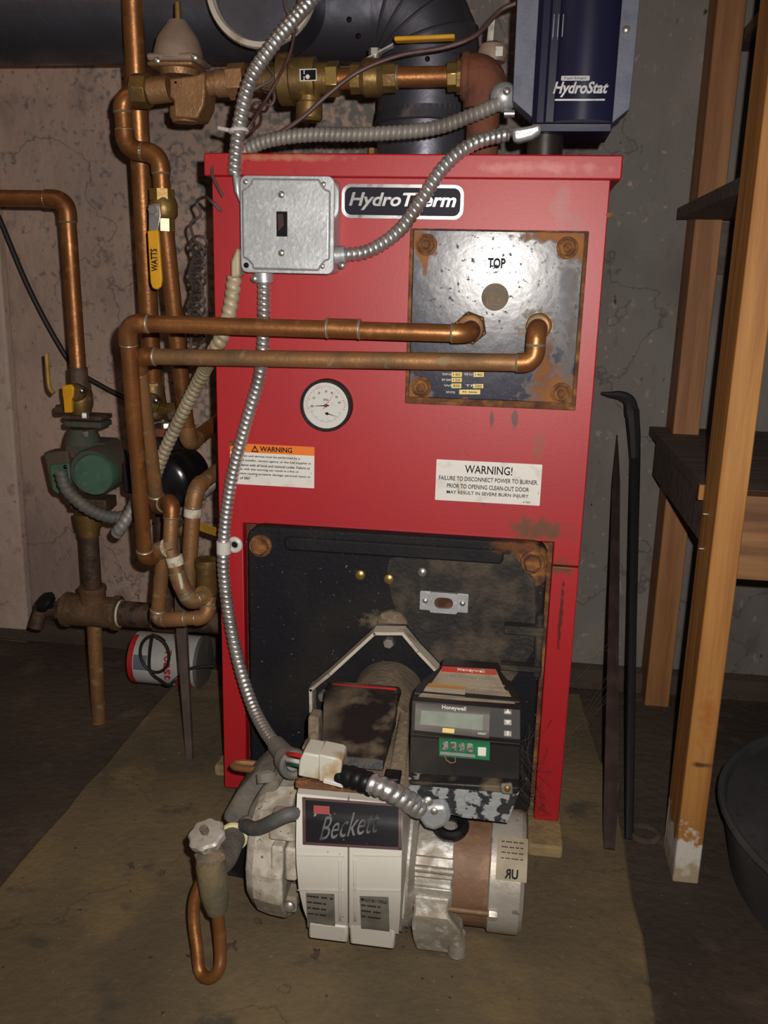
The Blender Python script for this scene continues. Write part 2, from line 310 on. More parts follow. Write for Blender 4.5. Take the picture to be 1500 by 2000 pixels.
def hexbolt(name, c, ax, r, m, parent, h=.006, stud=0., rot=.3):
    c = V(c); ax = V(ax); o = obj(name, MB().lathe(c, ax, [(0, r), (h*.8, r), (h, r*.86)], 6, rot), m, parent)
    if stud: obj('stud', MB().lathe(c+ax*h, ax, [(-.001, r*.55), (stud*.7, r*.52), (stud, r*.36)], 14), m, o)
    return o
def screw(name, c, ax, r, m, parent):
    return obj(name, MB().lathe(c, ax, [(0, r), (r*.3, r*.95), (r*.6, r*.6), (r*.68, .0001)], 14), m, parent)

# ------------------------------------------------------------------ the setting
wallm = mat('concrete_wall', (.20, .185, .175), .9, spots=[(2.6, (.16, .132, .118), .44, .84, 7), (8, (.30, .245, .215), .56, .84, 6), (20, (.105, .082, .072), .62, .84, 7), (75, (.04, .032, .03), .69, .75, 6), (4, (.13, .112, .105), .54, .74, 9), (45, (.30, .26, .24), .66, .76, 4)], cracks=[(2.3, (.05, .042, .04), .0035)], bump=.5, bscale=40, stretch=(1, 1, .6), first=True,
    marks=[(-1.7, .55, 1.65, 2.6, (.50, .355, .29), .3)])
struct('wall_back', MB().box(-2.2, 2.2, WY, WY+.2, -.2, 2.3), wallm)
pxl = P(34, 900, WY-.02).x
wallp = mat('limewash_patch', (.55, .43, .36), .9, spots=[(4, (.46, .33, .265), .42, .66, 6), (20, (.36, .17, .12), .62, .72, 6), (50, (.2, .12, .1), .68, .73, 5)], bump=.5, bscale=30)
struct('wall_pilaster', MB().box(-2.2, pxl, WY-.03, WY, -.2, 2.2), wallp, bevel=.006)
padm = mat('pad_concrete', (.19, .14, .075), .85, cracks=[(1.7, (.045, .034, .024), .0016)], spots=[(2.6, (.085, .066, .042), .40, .66, 6), (7, (.225, .16, .072), .55, .70, 5), (16, (.09, .075, .05), .60, .72, 6), (150, (.24, .19, .12), .68, .73, 3), (90, (.05, .035, .025), .70, .75, 3)], bump=.25, bscale=70)
floorm = mat('floor_dirt', (.088, .062, .045), .92, spots=[(3, (.052, .036, .028), .40, .64, 6), (12, (.12, .09, .066), .58, .74, 5), (120, (.17, .14, .12), .71, .75, 3)], bump=.5, bscale=50)
struct('floor', MB().box(-2.2, 2.2, -2.2, WY+.1, FLZ-.1, FLZ), floorm)
rim = random.Random(3)
def padline():
    out = []
    for x0, y0, x1, y1, n in ((-.488, -1.3, -.495, .47, 26), (-.495, .47, .325, .50, 14), (.325, .50, .357, .12, 10), (.357, .12, .362, -1.3, 22)):
        for i in range(n):
            t = i/n; out.append(V((x0+(x1-x0)*t+rim.uniform(-.003, .003), y0+(y1-y0)*t+rim.uniform(-.003, .003), FLZ-.01)))
    return out
struct('floor_pad', MB().prism(padline(), (0, 0, PADZ-FLZ+.01)), padm, bevel=.005)
struct('baseboard_rubble', MB().tube(cat([(-2.1, WY, FLZ+.01), (-.9, WY, FLZ+.016), (-.62, WY, FLZ+.012), (-.2, WY, FLZ+.02), (.3, WY, FLZ+.012), (.8, WY-.01, FLZ+.02), (1.6, WY, FLZ+.01)], .02), .035, 10), floorm)
CEZ = 2.2
struct('ceiling', MB().box(-2.2, 2.2, -2.2, WY+.2, CEZ, CEZ+.05), woodd)
for i, x in enumerate((-1.6, -1.1, -.6, -.1, .4, .9, 1.4)): struct('trim_%d' % (i+1), MB().box(x, x+.04, -2.2, WY, CEZ-.19, CEZ), woodr)

# ------------------------------------------------------------------ boiler
B = thing('boiler', 'tall red steel boiler cabinet with black burner door', 'boiler', (0, .25, 0))
oxl, oxr = P(482, 1200).x, P(1066, 1200).x; oz = P(780, 1046).z; sz = P(1100, 1106).z
obj('front_panel', MB().prism([(-.26, 0, sz+.001), (-.26, 0, H), (.26, 0, H), (.26, 0, sz+.001), (oxr+.004, 0, sz+.001), (oxr+.004, 0, oz+.004), (oxl-.004, 0, oz+.004), (oxl-.004, 0, sz+.001)], (0, .02, 0)), red, B, bevel=.0015)
obj('lower_panel', MB().box(-.26, oxl-.004, 0, .02, 0, sz-.001), red, B, bevel=.0015)
obj('lower_panel', MB().box(oxr+.004, .26, 0, .02, 0, sz-.001), red, B, bevel=.0015)
obj('side_panel', MB().box(-.26, -.256, .02, .52, 0, H), red, B); obj('side_panel', MB().box(.256, .26, .02, .52, 0, H), red, B)
obj('back_panel', MB().box(-.256, .256, .516, .52, 0, H), red, B)
obj('inner_casting', MB().box(-.24, .24, .03, .5, .02, H-.02), rust, B)
obj('top_lid', MB().box(-.267, .272, -.011, .525, H-.002, H+.027), red, B, bevel=.002)
for px, py, in ((1190, 420), (452, 866)): screw('panel_screw', P(px, py, 0), (0, -1, 0), .004, rust, B)

def rect_px(x0, y0, x1, y1, Y=0.):   # upright rectangle on a Y-plane from two corner pixels of its mid lines
    a, b = P(x0, (y0+y1)/2, Y), P(x1, (y0+y1)/2, Y); c, d = P((x0+x1)/2, y0, Y), P((x0+x1)/2, y1, Y)
    return min(a.x, b.x), max(a.x, b.x), min(c.z, d.z), max(c.z, d.z)
# badge
x0, x1, z0, z1 = rect_px(669, 361, 906, 428)
bd = obj('badge', MB().prism(rrect(x0, x1, z0, z1, .012, 0), (0, -.004, 0)), enbadge, B, bevel=.001)
obj('badge_border', MB().frame(rrect(x0, x1, z0, z1, .012, -.004), rrect(x0+.004, x1-.004, z0+.004, z1-.004, .009, -.004), (0, -.0015, 0)), chrome, bd)
obj('lettering', text('HydroTherm', ((x0+x1)/2, -.0046, (z0+z1)/2), (1, 0, 0), (0, 0, 1), (x1-x0)*.88, (z1-z0)*.52, shear=.25, bold=.025, depth=.0008), chrome, bd)
# coil plate (slightly tilted on its gasket)
x0, x1, z0, z1 = rect_px(797, 449, 1137, 794)
obj('coil_gasket', MB().prism([(x0, 0, z0), (x1, 0, z0), (x1, 0, z1), (x0, 0, z1)], (0, -.007, 0)), rust, B, bevel=.0012)
tx, tz = .035, -.006
def CY(x, z): return -.0145 + (x-(x0+x1)/2)*tx + (z-(z0+z1)/2)*tz      # front surface of the plate
a0, a1, b0, b1 = x0+.006, x1-.005, z0+.010, z1-.002
mb = MB(); cs = [(a0, b0), (a1, b0), (a1, b1), (a0, b1)]
mb.ring([[V((x, CY(x, z), z)) for x, z in cs], [V((x, -.006, z)) for x, z in cs]])
cp = obj('coil_plate', mb, coilblk, B, bevel=.0012)
def onp(px, py, d=0.):
    p = P(px, py, -.012); p = P(px, py, CY(p.x, p.z)); return V((p.x, p.y-d, p.z))
NY = V((0, -1, 0))
for px, py in ((833, 478), (1108, 484), (823, 756), (1096, 768)):
    obj('washer', MB().lathe(onp(px, py), NY, [(0, .014), (.002, .0135)], 20), rust, cp)
    hexbolt('bolt', onp(px, py, .002), NY, .0115, rust, cp, .007)
    obj('stud', MB().lathe(onp(px, py, .009), NY, [(-.001, .006), (.003, .0056), (.0045, .004)], 14), rust, cp)
obj('lettering', text('TOP', onp(970, 514, .0012), (1, 0, 0), (0, 0, 1), .0225, .0130, bold=.035), ink, cp)
pl = onp(967, 580)
obj('plug', MB().lathe(pl, NY, [(0, .0175), (.003, .0175), (.004, .015)], 28), tan, cp)
q = .0105; obj('plug_square', MB().frame([pl+V((a*q, -.004, b*q)) for a, b in ((-1, -1), (1, -1), (1, 1), (-1, 1))], [pl+V((a*q*.82, -.004, b*q*.82)) for a, b in ((-1, -1), (1, -1), (1, 1), (-1, 1))], (0, -.003, 0)), dustgrey, cp)
for (ax, ay, bx, by, s) in ((882, 718, 902, 724, ''), (926, 718, 945, 724, ''), (882, 727, 902, 736, '140'), (925, 727, 945, 736, '140'), (882, 738, 902, 746, '150'), (882, 749, 901, 758, '800'), (924, 750, 944, 758, '200'), (897, 761, 938, 770, '-- ----')):
    A, Bq, C, D = onp(ax, ay), onp(bx, ay), onp(bx, by), onp(ax, by)
    obj('data_tag', MB().prism([A, Bq, C, D], (0, -.0006, 0)), tagyel, cp)
    if s: obj('lettering', text(s, onp((ax+bx)/2, (ay+by)/2, .0009), (1, 0, 0), (0, 0, 1), (bx-ax)/1500*.7, .0036 if s[0] != '-' else .0012), ink, cp)
for px, py, s in ((872, 731, 'TEMP IN'), (915, 731, 'TEMP OUT'), (872, 742, 'BW TEMP'), (876, 753, 'WP'), (918, 753, 'TP'), (880, 766, 'DATE OF MFG')):
    obj('lettering', text(s, onp(px, py, .0003), (1, 0, 0), (0, 0, 1), .012, .0028), inkwhite, cp)
for px, py, r, mm in ((920, 640, .0215, brass), (1052, 636, .0195, paste)):
    obj('hex_bushing', MB().lathe(onp(px, py), NY, [(0, r), (.012, r), (.014, r*.9)], 6, .2), mm, cp)
    obj('bushing_collar', MB().lathe(onp(px, py, .014), NY, [(0, r*.86), (.008, r*.8), (.010, r*.66)], 24), copperdull, cp)
# gauge
g = P(640, 790, 0); R = .0355
ga = obj('gauge', MB().lathe(g, NY, [(0, R*1.02), (.012, R*1.02), (.015, R), (.015, R*.9), (.011, R*.89)], 40), blackp, B)
obj('dial', MB().lathe(g, NY, [(.009, R*.9), (.0118, R*.9)], 40), paper, ga)
D0 = g+NY*.012
def dpt(a, rr): a = math.radians(a); return D0+V((math.cos(a), 0, math.sin(a)))*rr*R
mb = MB()
for i in range(29):
    a = 190-i*200/28; l = .12 if i % 4 == 0 else .06; p, q = dpt(a, .78), dpt(a, .78-l); t = (q-p).normalized().cross(NY)*.00025
    mb.prism([p-t, q-t, q+t, p+t], (0, -.0003, 0))
obj('pressure_scale', mb, inkred, ga)
mb = MB()
for i in range(21):
    a = 205+i*130/20; l = .10 if i % 4 == 0 else .05; p, q = dpt(a, .66), dpt(a, .66-l); t = (q-p).normalized().cross(NY)*.00025
    mb.prism([p-t, q-t, q+t, p+t], (0, -.0003, 0))
obj('temperature_scale', mb, inkblue, ga)
mb = MB()
for s, a in (('0', 185), ('10', 150), ('20', 120), ('30', 90), ('40', 65), ('50', 40), ('60', 15)): text(s, dpt(a, .55)+NY*.0003, (1, 0, 0), (0, 0, 1), .0032, .0030, mb)
text('PSI', dpt(90, .22)+NY*.0003, (1, 0, 0), (0, 0, 1), .006, .003, mb); obj('lettering', mb, ink, ga)
def needle(c, a, l, wd): a = math.radians(a); d = V((math.cos(a), 0, math.sin(a))); t = V((-d.z, 0, d.x))*wd; return MB().prism([c-d*l*.2-t, c+d*l, c-d*l*.2+t], (0, -.0008, 0)).lathe(c, NY, [(0, wd*2.6), (.0014, wd*2.4)], 12)
obj('needle', needle(D0+NY*.0004, 184, R*.62, .0009), ink, ga); obj('needle', needle(D0+NY*.0006+V((.002, 0, -.011)), -14, R*.42, .0008), ink, ga)
obj('set_hand', needle(D0+NY*.0005, 55, R*.82, .0005), inkred, ga)
gg = bpy.data.materials.new('gauge_glass'); gg.use_nodes = True; _n = gg.node_tree; _o = _n.nodes['Material Output']
_t = N(_n, 'ShaderNodeBsdfTransparent'); _g = N(_n, 'ShaderNodeBsdfGlossy'); _g.inputs['Roughness'].default_value = .03; _x = N(_n, 'ShaderNodeMixShader'); _x.inputs[0].default_value = .05
_n.links.new(_t.outputs[0], _x.inputs[1]); _n.links.new(_g.outputs[0], _x.inputs[2]); _n.links.new(_x.outputs[0], _o.inputs[0])
obj('lens', MB().lathe(g, NY, [(.0136, R*.9), (.0142, R*.9)], 40), gg, ga)
# warning labels
x0, x1, z0, z1 = rect_px(851, 902, 1057, 982)
wl = obj('warning_label', MB().prism(rrect(x0, x1, z0, z1, .001, 0, 2), (0, -.0006, 0)), paper, B); wl['label'] = 'white warning sticker with black capitals'
mb = MB(); cx = (x0+x1)/2; hh = z1-z0
for s, fz, fw, fh in (('WARNING!', .80, .45, .20), ('FAILURE TO DISCONNECT POWER TO BURNER.', .56, .94, .105), ('PRIOR TO OPENING CLEAN-OUT DOOR', .375, .78, .105), ('MAY RESULT IN SEVERE BURN INJURY', .205, .78, .105)):
    text(s, (cx, -.0009, z0+hh*fz), (1, 0, 0), (0, 0, 1), (x1-x0)*fw, hh*fh, mb, bold=.008)
text('61020', (x1-.018, -.0009, z0+hh*.07), (1, 0, 0), (0, 0, 1), .010, hh*.04, mb); obj('lettering', mb, ink, wl)
x0, x1, z0, z1 = rect_px(450, 869, 614, 949)
wl = obj('warning_label', MB().prism(rrect(x0, x1, z0, z1, .001, 0, 2), (0, -.0006, 0)), paper, B); wl['label'] = 'white sticker with orange warning header'
hh = z1-z0; obj('header', MB().prism(rrect(x0, x1, z1-hh*.21, z1, .0005, -.0006, 2), (0, -.0003, 0)), orange, wl)
mb = text('WARNING', (x0+(x1-x0)*.55, -.0012, z1-hh*.105), (1, 0, 0), (0, 0, 1), (x1-x0)*.38, hh*.125, bold=.012)
tc = V((x0+(x1-x0)*.30, -.0012, z1-hh*.115)); s = .0055
mb.frame([tc+V((-s, 0, -s*.8)), tc+V((s, 0, -s*.8)), tc+V((0, 0, s))], [tc+V((-s*.6, 0, -s*.55)), tc+V((s*.6, 0, -s*.55)), tc+V((0, 0, s*.55))], (0, -.0003, 0))
text('!', tc, (1, 0, 0), (0, 0, 1), .0008, .005, mb)
for i, (s, fw) in enumerate((('Installation and service must be performed by a', .80), ('qualified installer, service agency or the fuel supplier in', .93), ('accordance with all local and national codes. Failure to', .92), ('comply with this warning can result in a fire or', .79), ('explosion causing property damage, personal injury or', .93), ('loss of life!', .20))):
    text(s, (x0+(x1-x0)*(.03+fw/2), -.0009, z1-hh*(.30+i*.108)), (1, 0, 0), (0, 0, 1), (x1-x0)*fw, hh*.062, mb, bold=.006)
obj('lettering', mb, ink, wl)
# burner door
dx0, dx1 = P(484, 1150, -.016).x, P(1066, 1150, -.016).x; dz1 = P(770, 1043, -.016).z
DY = -.016
ol = rrect(dx0, dx1, .012, dz1, .022, DY)
dr = obj('burner_door', MB().prism(ol, (0, .03, 0)), door, B, bevel=.004)
ra, rb_ = P(556, 1052, DY), P(985, 1074, DY)
obj('door_rib', MB().prism(rrect(ra.x, rb_.x, dz1-.033, dz1-.012, .009, DY), (0, -.006, 0)), door, dr, bevel=.003)
sw = [(775, 1082), (1000, 1082), (1045, 1130), (1052, 1260), (1000, 1330), (830, 1290), (770, 1190), (755, 1130), (757, 1095)]
obj('inspection_cover', MB().prism(PP(sw, DY), (0, -.004, 0)), doordust, dr, bevel=.003)
def D(px, py, d=0.): return P(px, py, DY-d)
for px, py in ((509, 1066), (1040, 1098)):
    obj('washer', MB().lathe(D(px, py, .001), NY, [(0, .017), (.003, .016)], 20), rust, dr); hexbolt('bolt', D(px, py, .004), NY, .0125, rust, dr, .012)
for px, py in ((704, 1122), (760, 1130)):
    obj('brass_screw', MB().lathe(D(px, py, .004), NY, [(0, .0075), (.004, .007), (.006, .004)], 16), brassbr, dr)
screw('round_screw', D(825, 1117, .004), NY, .0065, nickel, dr); screw('round_screw', D(1049, 1281, .003), NY, .006, nickel, dr); screw('round_screw', D(947, 1303, .003), NY, .006, nickel, dr)
x0, x1, z0, z1 = rect_px(820, 1156, 915, 1193, DY-.004)
pt = obj('view_port', MB().prism(rrect(x0, x1, z0, z1, .0015, DY-.004), (0, -.003, 0)), galv, dr, bevel=.0006)
obj('port_frame', MB().frame(rrect(x0+.015, x1-.015, z0-.001, z1+.001, .003, DY-.007), rrect(x0+.021, x1-.021, z0+.006, z1-.006, .008, DY-.007), (0, -.005, 0)), galv, pt)
obj('port_window', MB().prism(rrect(x0+.020, x1-.020, z0+.0055, z1-.0055, .008, DY-.007), (0, -.001, 0)), rust, pt)
for sx in (x0+.008, x1-.008): screw('port_screw', (sx, DY-.007, (z0+z1)/2), NY, .0042, nickel, pt)
for ax, ay, bx, by in ((985, 1216, 1062, 1232), (978, 1292, 1058, 1302)):
    x0, x1, z0, z1 = rect_px(ax, ay, bx, by, DY-.004); obj('hinge_bracket', MB().box(x0, x1, DY-.022, DY-.003, z0, z1), doordust, dr, bevel=.001)
obj('hinge_pin', MB().cyl(D(1055, 1200, .012), D(1048, 1320, .012), .006), doordust, dr)
# sensors on top of the boiler, seen over the lid
t = P(690, 293, .13); obj('sensor_well', MB().lathe((t.x, t.y, H+.02), (0, 0, 1), [(0, .013), (.012, .013), (.018, .009), (.022, .003)], 16), copper, B)
t = P(727, 290, .15); obj('top_fitting', MB().lathe((t.x, t.y, H+.02), (0, 0, 1), [(0, .017), (.012, .017), (.013, .008), (.035, .007)], 6), brass, B)
for px, py in ((1062, 1640), (458, 1500)):
    p = PZ(px, py, PADZ); tag(obj('support_brick', MB().box(p.x-.025, p.x+.025, (-.065 if px > 700 else .06), .10, PADZ, 0), brick, bevel=.004), 'yellowish brick under the %s front foot of the red boiler' % ('fuel valve side' if px < 700 else 'motor side'), 'brick', 'bricks under the boiler')

# ------------------------------------------------------------------ flue
fr = .0795; fp = P(833, 250, .34); fx = fp.x; fzh = P(300, 108, .34-.03).z+fr*.93
FLU = thing('flue_pipe', 'dark bluish steel flue pipe elbowing from boiler top to the left', 'flue', (fx, .34, H))
obj('collar', MB().lathe((fx, .34, H+.026), (0, 0, 1), [(0, fr), (.105, fr)], 40), steel, FLU)
zt = H+.128
obj('crimped_ring', MB().ring([[V((fx+math.cos(a)*rr, .34+math.sin(a)*rr, z)) for a, rr in [(2*math.pi*i/120, r0*(1+(.018 if i % 2 else 0)*cr)) for i in range(120)]] for z, r0, cr in ((zt-.014, fr*1.03, 0), (zt-.012, fr*1.06, 0), (zt-.002, fr*1.02, 1), (zt+.008, fr*1.0, 1))]), steel, FLU)
zc = fzh; er_ = .083
for i in range(5):
    a0_, a1_ = math.pi/2*i/5, math.pi/2*(i+1)/5
    c0 = [V((fx+(-er_+er_*math.cos(a)), .34, (zc-er_)+er_*math.sin(a))) for a in (a0_, a1_)]
    d0 = [V((-math.sin(a), 0, math.cos(a))) for a in (a0_, a1_)]
    rings = []
    for cc, dd in zip(c0, d0):
        sv = dd.cross(V((0, 1, 0))); rings.append([cc+(sv*math.cos(2*math.pi*k/40)+V((0, 1, 0))*math.sin(2*math.pi*k/40))*fr*1.05 for k in range(40)])
    obj('elbow_gore', MB().ring(rings), steel, FLU)
    if i < 4: obj('gore_seam', MB().lathe(c0[1], d0[1], [(-.004, fr*1.04), (0, fr*1.075), (.004, fr*1.04)], 40), steel, FLU)
obj('riser', MB().cyl((fx, .34, zt-.004), (fx, .34, max(zc-er_, zt+.01)), fr*1.0, n=36), steel, FLU)
obj('horizontal_pipe', MB().cyl((fx-er_, .34, zc), (-1.6, .34, zc), fr, n=40), steel, FLU)
for px, py in ((682, 38), (835, 115), (700, 70)):
    p = P(px, py, .34-fr*1.05); screw('sheet_screw', p, NY, .004, ink, FLU)
dc = P(512, -25, .14); 
DMP = thing('draft_regulator', 'round barometric damper with cream rim on the flue pipe', 'damper', dc)
obj('neck', MB().lathe(dc, (0, 1, 0), [(0, .070), (.10, .070)], 36), steel, DMP)
obj('rim', MB().ring([[dc+V((math.cos(2*math.pi*i/48)*r, -t, math.sin(2*math.pi*i/48)*r)) for i in range(48)] for t, r in ((-.004, .067), (-.004, .079), (.004, .081), (.010, .079), (.010, .072), (.002, .071))], close=True), cream, DMP)
obj('flap', MB().lathe(dc, NY, [(-.006, .068), (-.003, .068)], 40), mat('damper_brown', (.085, .055, .05), .6, spots=[(12, (.055, .035, .035), .45, .7, 4)]), DMP)
obj('weight', MB().box(dc.x-.03, dc.x+.03, dc.y-.012, dc.y, dc.z+.0, dc.z+.014), blackp, DMP)
obj('rim_screw', MB().lathe(dc+V((0, -.006, -.081)), (0, 0, -1), [(0, .003), (.006, .003)], 8), rust, DMP)

# ------------------------------------------------------------------ hydrostat control
HS = thing('boiler_control', 'navy blue aquastat control box on black pipe above the boiler lid', 'control box', (P(1065, 300, .08).x, .08, H+.027))
hx0, hx1 = P(1046, 120, .0).x, P(1206, 120, .0).x; hz0 = P(1120, 238, .0).z; hz1 = hz0+.23
prof = [(hx0, .075), (hx0, .012), (hx0+.006, .004), (hx0+.014, .003), (hx0+.017, -.001), (hx0+.026, -.001), (hx0+.028, -.004)]
for i in range(9):
    t = i/8; prof.append((hx0+.03+(hx1-hx0-.036)*t, -.006-.012*math.sin(math.pi*t)))
prof += [(hx1, .002), (hx1, .075)]
cov = obj('cover', MB().prism([(x, y, hz0) for x, y in prof], (0, 0, hz1-hz0)), navy, HS, smooth=25)
obj('base_tray', MB().box(hx0-.0, hx1, .01, .10, hz0-.010, hz0), navy, HS, bevel=.001)
fy = .028
obj('flange', MB().prism([(hx0, fy, hz0+.010), (hx0-.026, fy, hz0+.030), (hx0-.028, fy, hz1), (hx0, fy, hz1)], (0, .05, 0)), navyflange, HS, bevel=.001)
obj('flange', MB().prism([(hx1, fy, hz0+.002), (hx1+.022, fy, hz0+.020), (hx1+.024, fy, hz1), (hx1, fy, hz1)], (0, .05, 0)), navyflange, HS, bevel=.001)
sp = P(1223, 58, fy); screw('cover_screw', sp, NY, .005, nickel, HS)
for dx in (.019, .0245, .030):
    obj('cover_slot', MB().box(hx0+dx-.0006, hx0+dx+.0006, -.0065, -.0035, hz1-.135, hz1-.11), chrome, cov)
tcx = P(1134, 170, -.018)
lb = MB(); text('HydroStat', (tcx.x, -.0195, tcx.z-.003), (1, 0, 0), (0, 0, 1), .066, .0175, lb, shear=.3, bold=.03, depth=.001)
obj('lettering', lb, chrome, cov)
ml = obj('nameplate', MB().prism(rrect(tcx.x-.024, tcx.x+.010, tcx.z+.007, tcx.z+.0125, .001, -.0175, 2), (0, -.0015, 0)), chrome, cov)
obj('underline', MB().prism(rrect(tcx.x-.030, tcx.x+.030, tcx.z-.0155, tcx.z-.0135, .0008, -.0175, 2), (0, -.0015, 0)), chrome, cov)
obj('lettering', text('Fuel Smart', (tcx.x-.007, -.0193, tcx.z+.0098), (1, 0, 0), (0, 0, 1), .026, .003), ink, cov)
st = P(1065, 270, .05); obj('stem', MB().cyl((st.x, .05, H+.025), (st.x, .05, hz0), .0235, n=28), blackpipe, HS)
cl = MB().prism(PP([(1000, 258), (1004, 250), (1030, 246), (1056, 240), (1058, 258), (1040, 270), (1015, 277), (1002, 277)], -.002), (0, .022, 0))
obj('cable_connector', cl, galv, HS, bevel=.004)
screw('connector_screw', P(985, 268, -.01), NY, .004, nickel, HS)

# ------------------------------------------------------------------ junction box
x0, x1, z0, z1 = rect_px(467, 342, 651, 534, -.052)
JB = thing('switch_box', 'square galvanised junction box with dark toggle switch on the red panel', 'junction box', ((x0+x1)/2, 0, z0))
obj('box', MB().prism(rrect(x0+.001, x1-.001, z0+.001, z1-.001, .007, -.044), (0, .043, 0)), galv, JB, bevel=.001)
obj('cover_plate', MB().prism(rrect(x0, x1, z0, z1, .009, -.044), (0, -.003, 0)), galv, JB, bevel=.001)
e = .018; i_ = .004
pts = []
for cx, cz, sx, sz_ in ((x1, z1, 1, 1), (x0, z1, -1, 1), (x0, z0, -1, -1), (x1, z0, 1, -1)):
    c = [(cx-sx*i_, cz-sz_*e), (cx-sx*(e*.55), cz-sz_*(e*.9)), (cx-sx*(e*.9), cz-sz_*(e*.55)), (cx-sx*e, cz-sz_*i_)]
    if sx*sz_ < 0: c = c[::-1]
    pts += [V((a, -.047, b)) for a, b in c]
cvr = obj('raised_cover', MB().prism(pts, (0, -.007, 0)), galv, JB, bevel=.003, seg=3)
for px, py in ((550, 380), (550, 494)): screw('cover_screw', P(px, py, -.054), NY, .0045, nickel, cvr)
for px, py, mm in ((480, 355, nickel), (632, 360, nickel), (630, 520, nickel), (481, 518, ink)): screw('ear_screw', P(px, py, -.047), NY, .0035, mm, JB)
x0, x1, z0, z1 = rect_px(540, 413, 561, 462, -.055)
obj('switch_slot', MB().box(x0, x1, -.0552, -.053, z0, z1), ink, cvr)
obj('switch_lever', MB().prism([((x0+x1)/2-.004, -.055, z1-.004), ((x0+x1)/2+.003, -.055, z1-.003), ((x0+x1)/2+.004, -.055, z0+.013), ((x0+x1)/2-.003, -.055, z0+.006)], (0, -.006, 0)), mat('switch_brown', (.05, .022, .02), .35), cvr)
for name, pts_ in (('upper_connector', [(452, 338), (468, 342), (468, 398), (456, 372)]), ('lower_connector', [(462, 482), (468, 490), (468, 540), (450, 545), (450, 510)])):
    obj(name, MB().prism(PP(pts_, -.035), (0, .025, 0)), galv if name[0] == 'u' else flexb, JB, bevel=.004)
obj('bottom_connector', MB().cyl(P(515, 532, -.025), P(516, 552, -.025), .0125), galv, JB); screw('clamp_screw', P(497, 544, -.035), NY, .005, nickel, JB)
obj('side_connector', MB().cyl(P(648, 500, -.025), P(675, 497, -.025), .0115), galv, JB); screw('clamp_screw', P(668, 518, -.035), NY, .005, nickel, JB)

# ------------------------------------------------------------------ flexible conduits
def conduit(label, pts, r, m, amp=.13, pitch=.0075, name='flexible_conduit'):
    return tag(obj(name, flex(PP(pts), r, pitch, amp), m), label, 'conduit')
conduit('shiny metal conduit rising past the brass valves above the junction box', [(640, -40, .02), (600, 8, 0), (540, 78, -.02), (492, 150, -.03), (470, 230, -.03), (461, 300, -.028), (458, 342, -.025)], .0085, flexs)
conduit('dull grey flexible conduit running level behind the boiler lid', [(478, 296, .06), (520, 276, .055), (600, 264, .05), (720, 262, .05), (840, 252, .055), (920, 226, .06), (975, 202, .06)], .0088, flexg)
conduit('shiny conduit curving from junction box side up to the navy control', [(668, 498, -.025), (720, 490, -.026), (778, 452, -.026), (822, 392, -.026), (868, 325, -.024), (925, 280, -.02), (990, 262, -.005)], .0083, flexs)
conduit('beige old conduit running down left behind the copper pipes to the black pump', [(458, 540, -.02), (452, 590, -.02), (437, 650, -.018), (416, 690, .0), (398, 726, .06), (360, 800, .11), (322, 880, .15), (296, 950, .18)], .0095, flexb, .15, .011)
conduit('long shiny conduit looping down the left front of the boiler to the burner', [(516, 545, -.025), (515, 640, -.024), (508, 730, -.022), (480, 830, -.020), (452, 940, -.018), (437, 1060, -.018), (440, 1150, -.022), (460, 1270, -.045), (490, 1370, -.09), (520, 1430, -.14), (552, 1470, -.19)], .0083, flexs)
conduit('dark grey conduit bending from the green pump to the right', [(118, 922, .19), (132, 958, .185), (170, 992, .19), (215, 1010, .2), (262, 1008, .22)], .0105, greyrub, .10, .010)
conduit('short grey conduit slanting up beside the tall copper drop', [(228, 1042, .17), (236, 1030, .165), (252, 1005, .17), (270, 975, .19), (300, 948, .21)], .0100, flexg, .10, .010)
CN = thing('conduit_connector', 'round grey conduit connector behind the navy control', 'connector', P(984, 205, .07))
obj('body', MB().ball(P(984, 190, .07), .019), galv, CN); obj('screw_tab', MB().cyl(P(985, 222, .055), P(1005, 222, .055), .005), nickel, CN); screw('screw', P(990, 178, .045), NY, .005, nickel, CN)
c = P(437, 1069, -.02)
CLP = thing('conduit_strap', 'white nylon strap clipping the conduit to the red panel', 'strap', c)
obj('band', MB().lathe(c-V((0, 0, .009)), (0, 0, 1), [(0, .0105), (.018, .0105)], 20), nylon, CLP)
obj('ear', MB().torus(P(458, 1064, -.004), NY, .0085, .004, 24, 8), nylon, CLP); obj('ear_screw', MB().lathe(P(458, 1064, -.001), NY, [(0, .006), (.003, .005)], 14), blackp, CLP)
c = P(450, 258, -.012)
ZT = thing('cable_tie', 'white nylon cable tie around the shiny conduit above the lid', 'cable tie', c)
obj('loop', MB().torus(P(466, 256, -.03), (-.1, .1, 1), .011, .0025, 24, 6), nylon, ZT); obj('tail', MB().cyl(P(428, 250, -.025), P(458, 257, -.036), .0028), nylon, ZT)

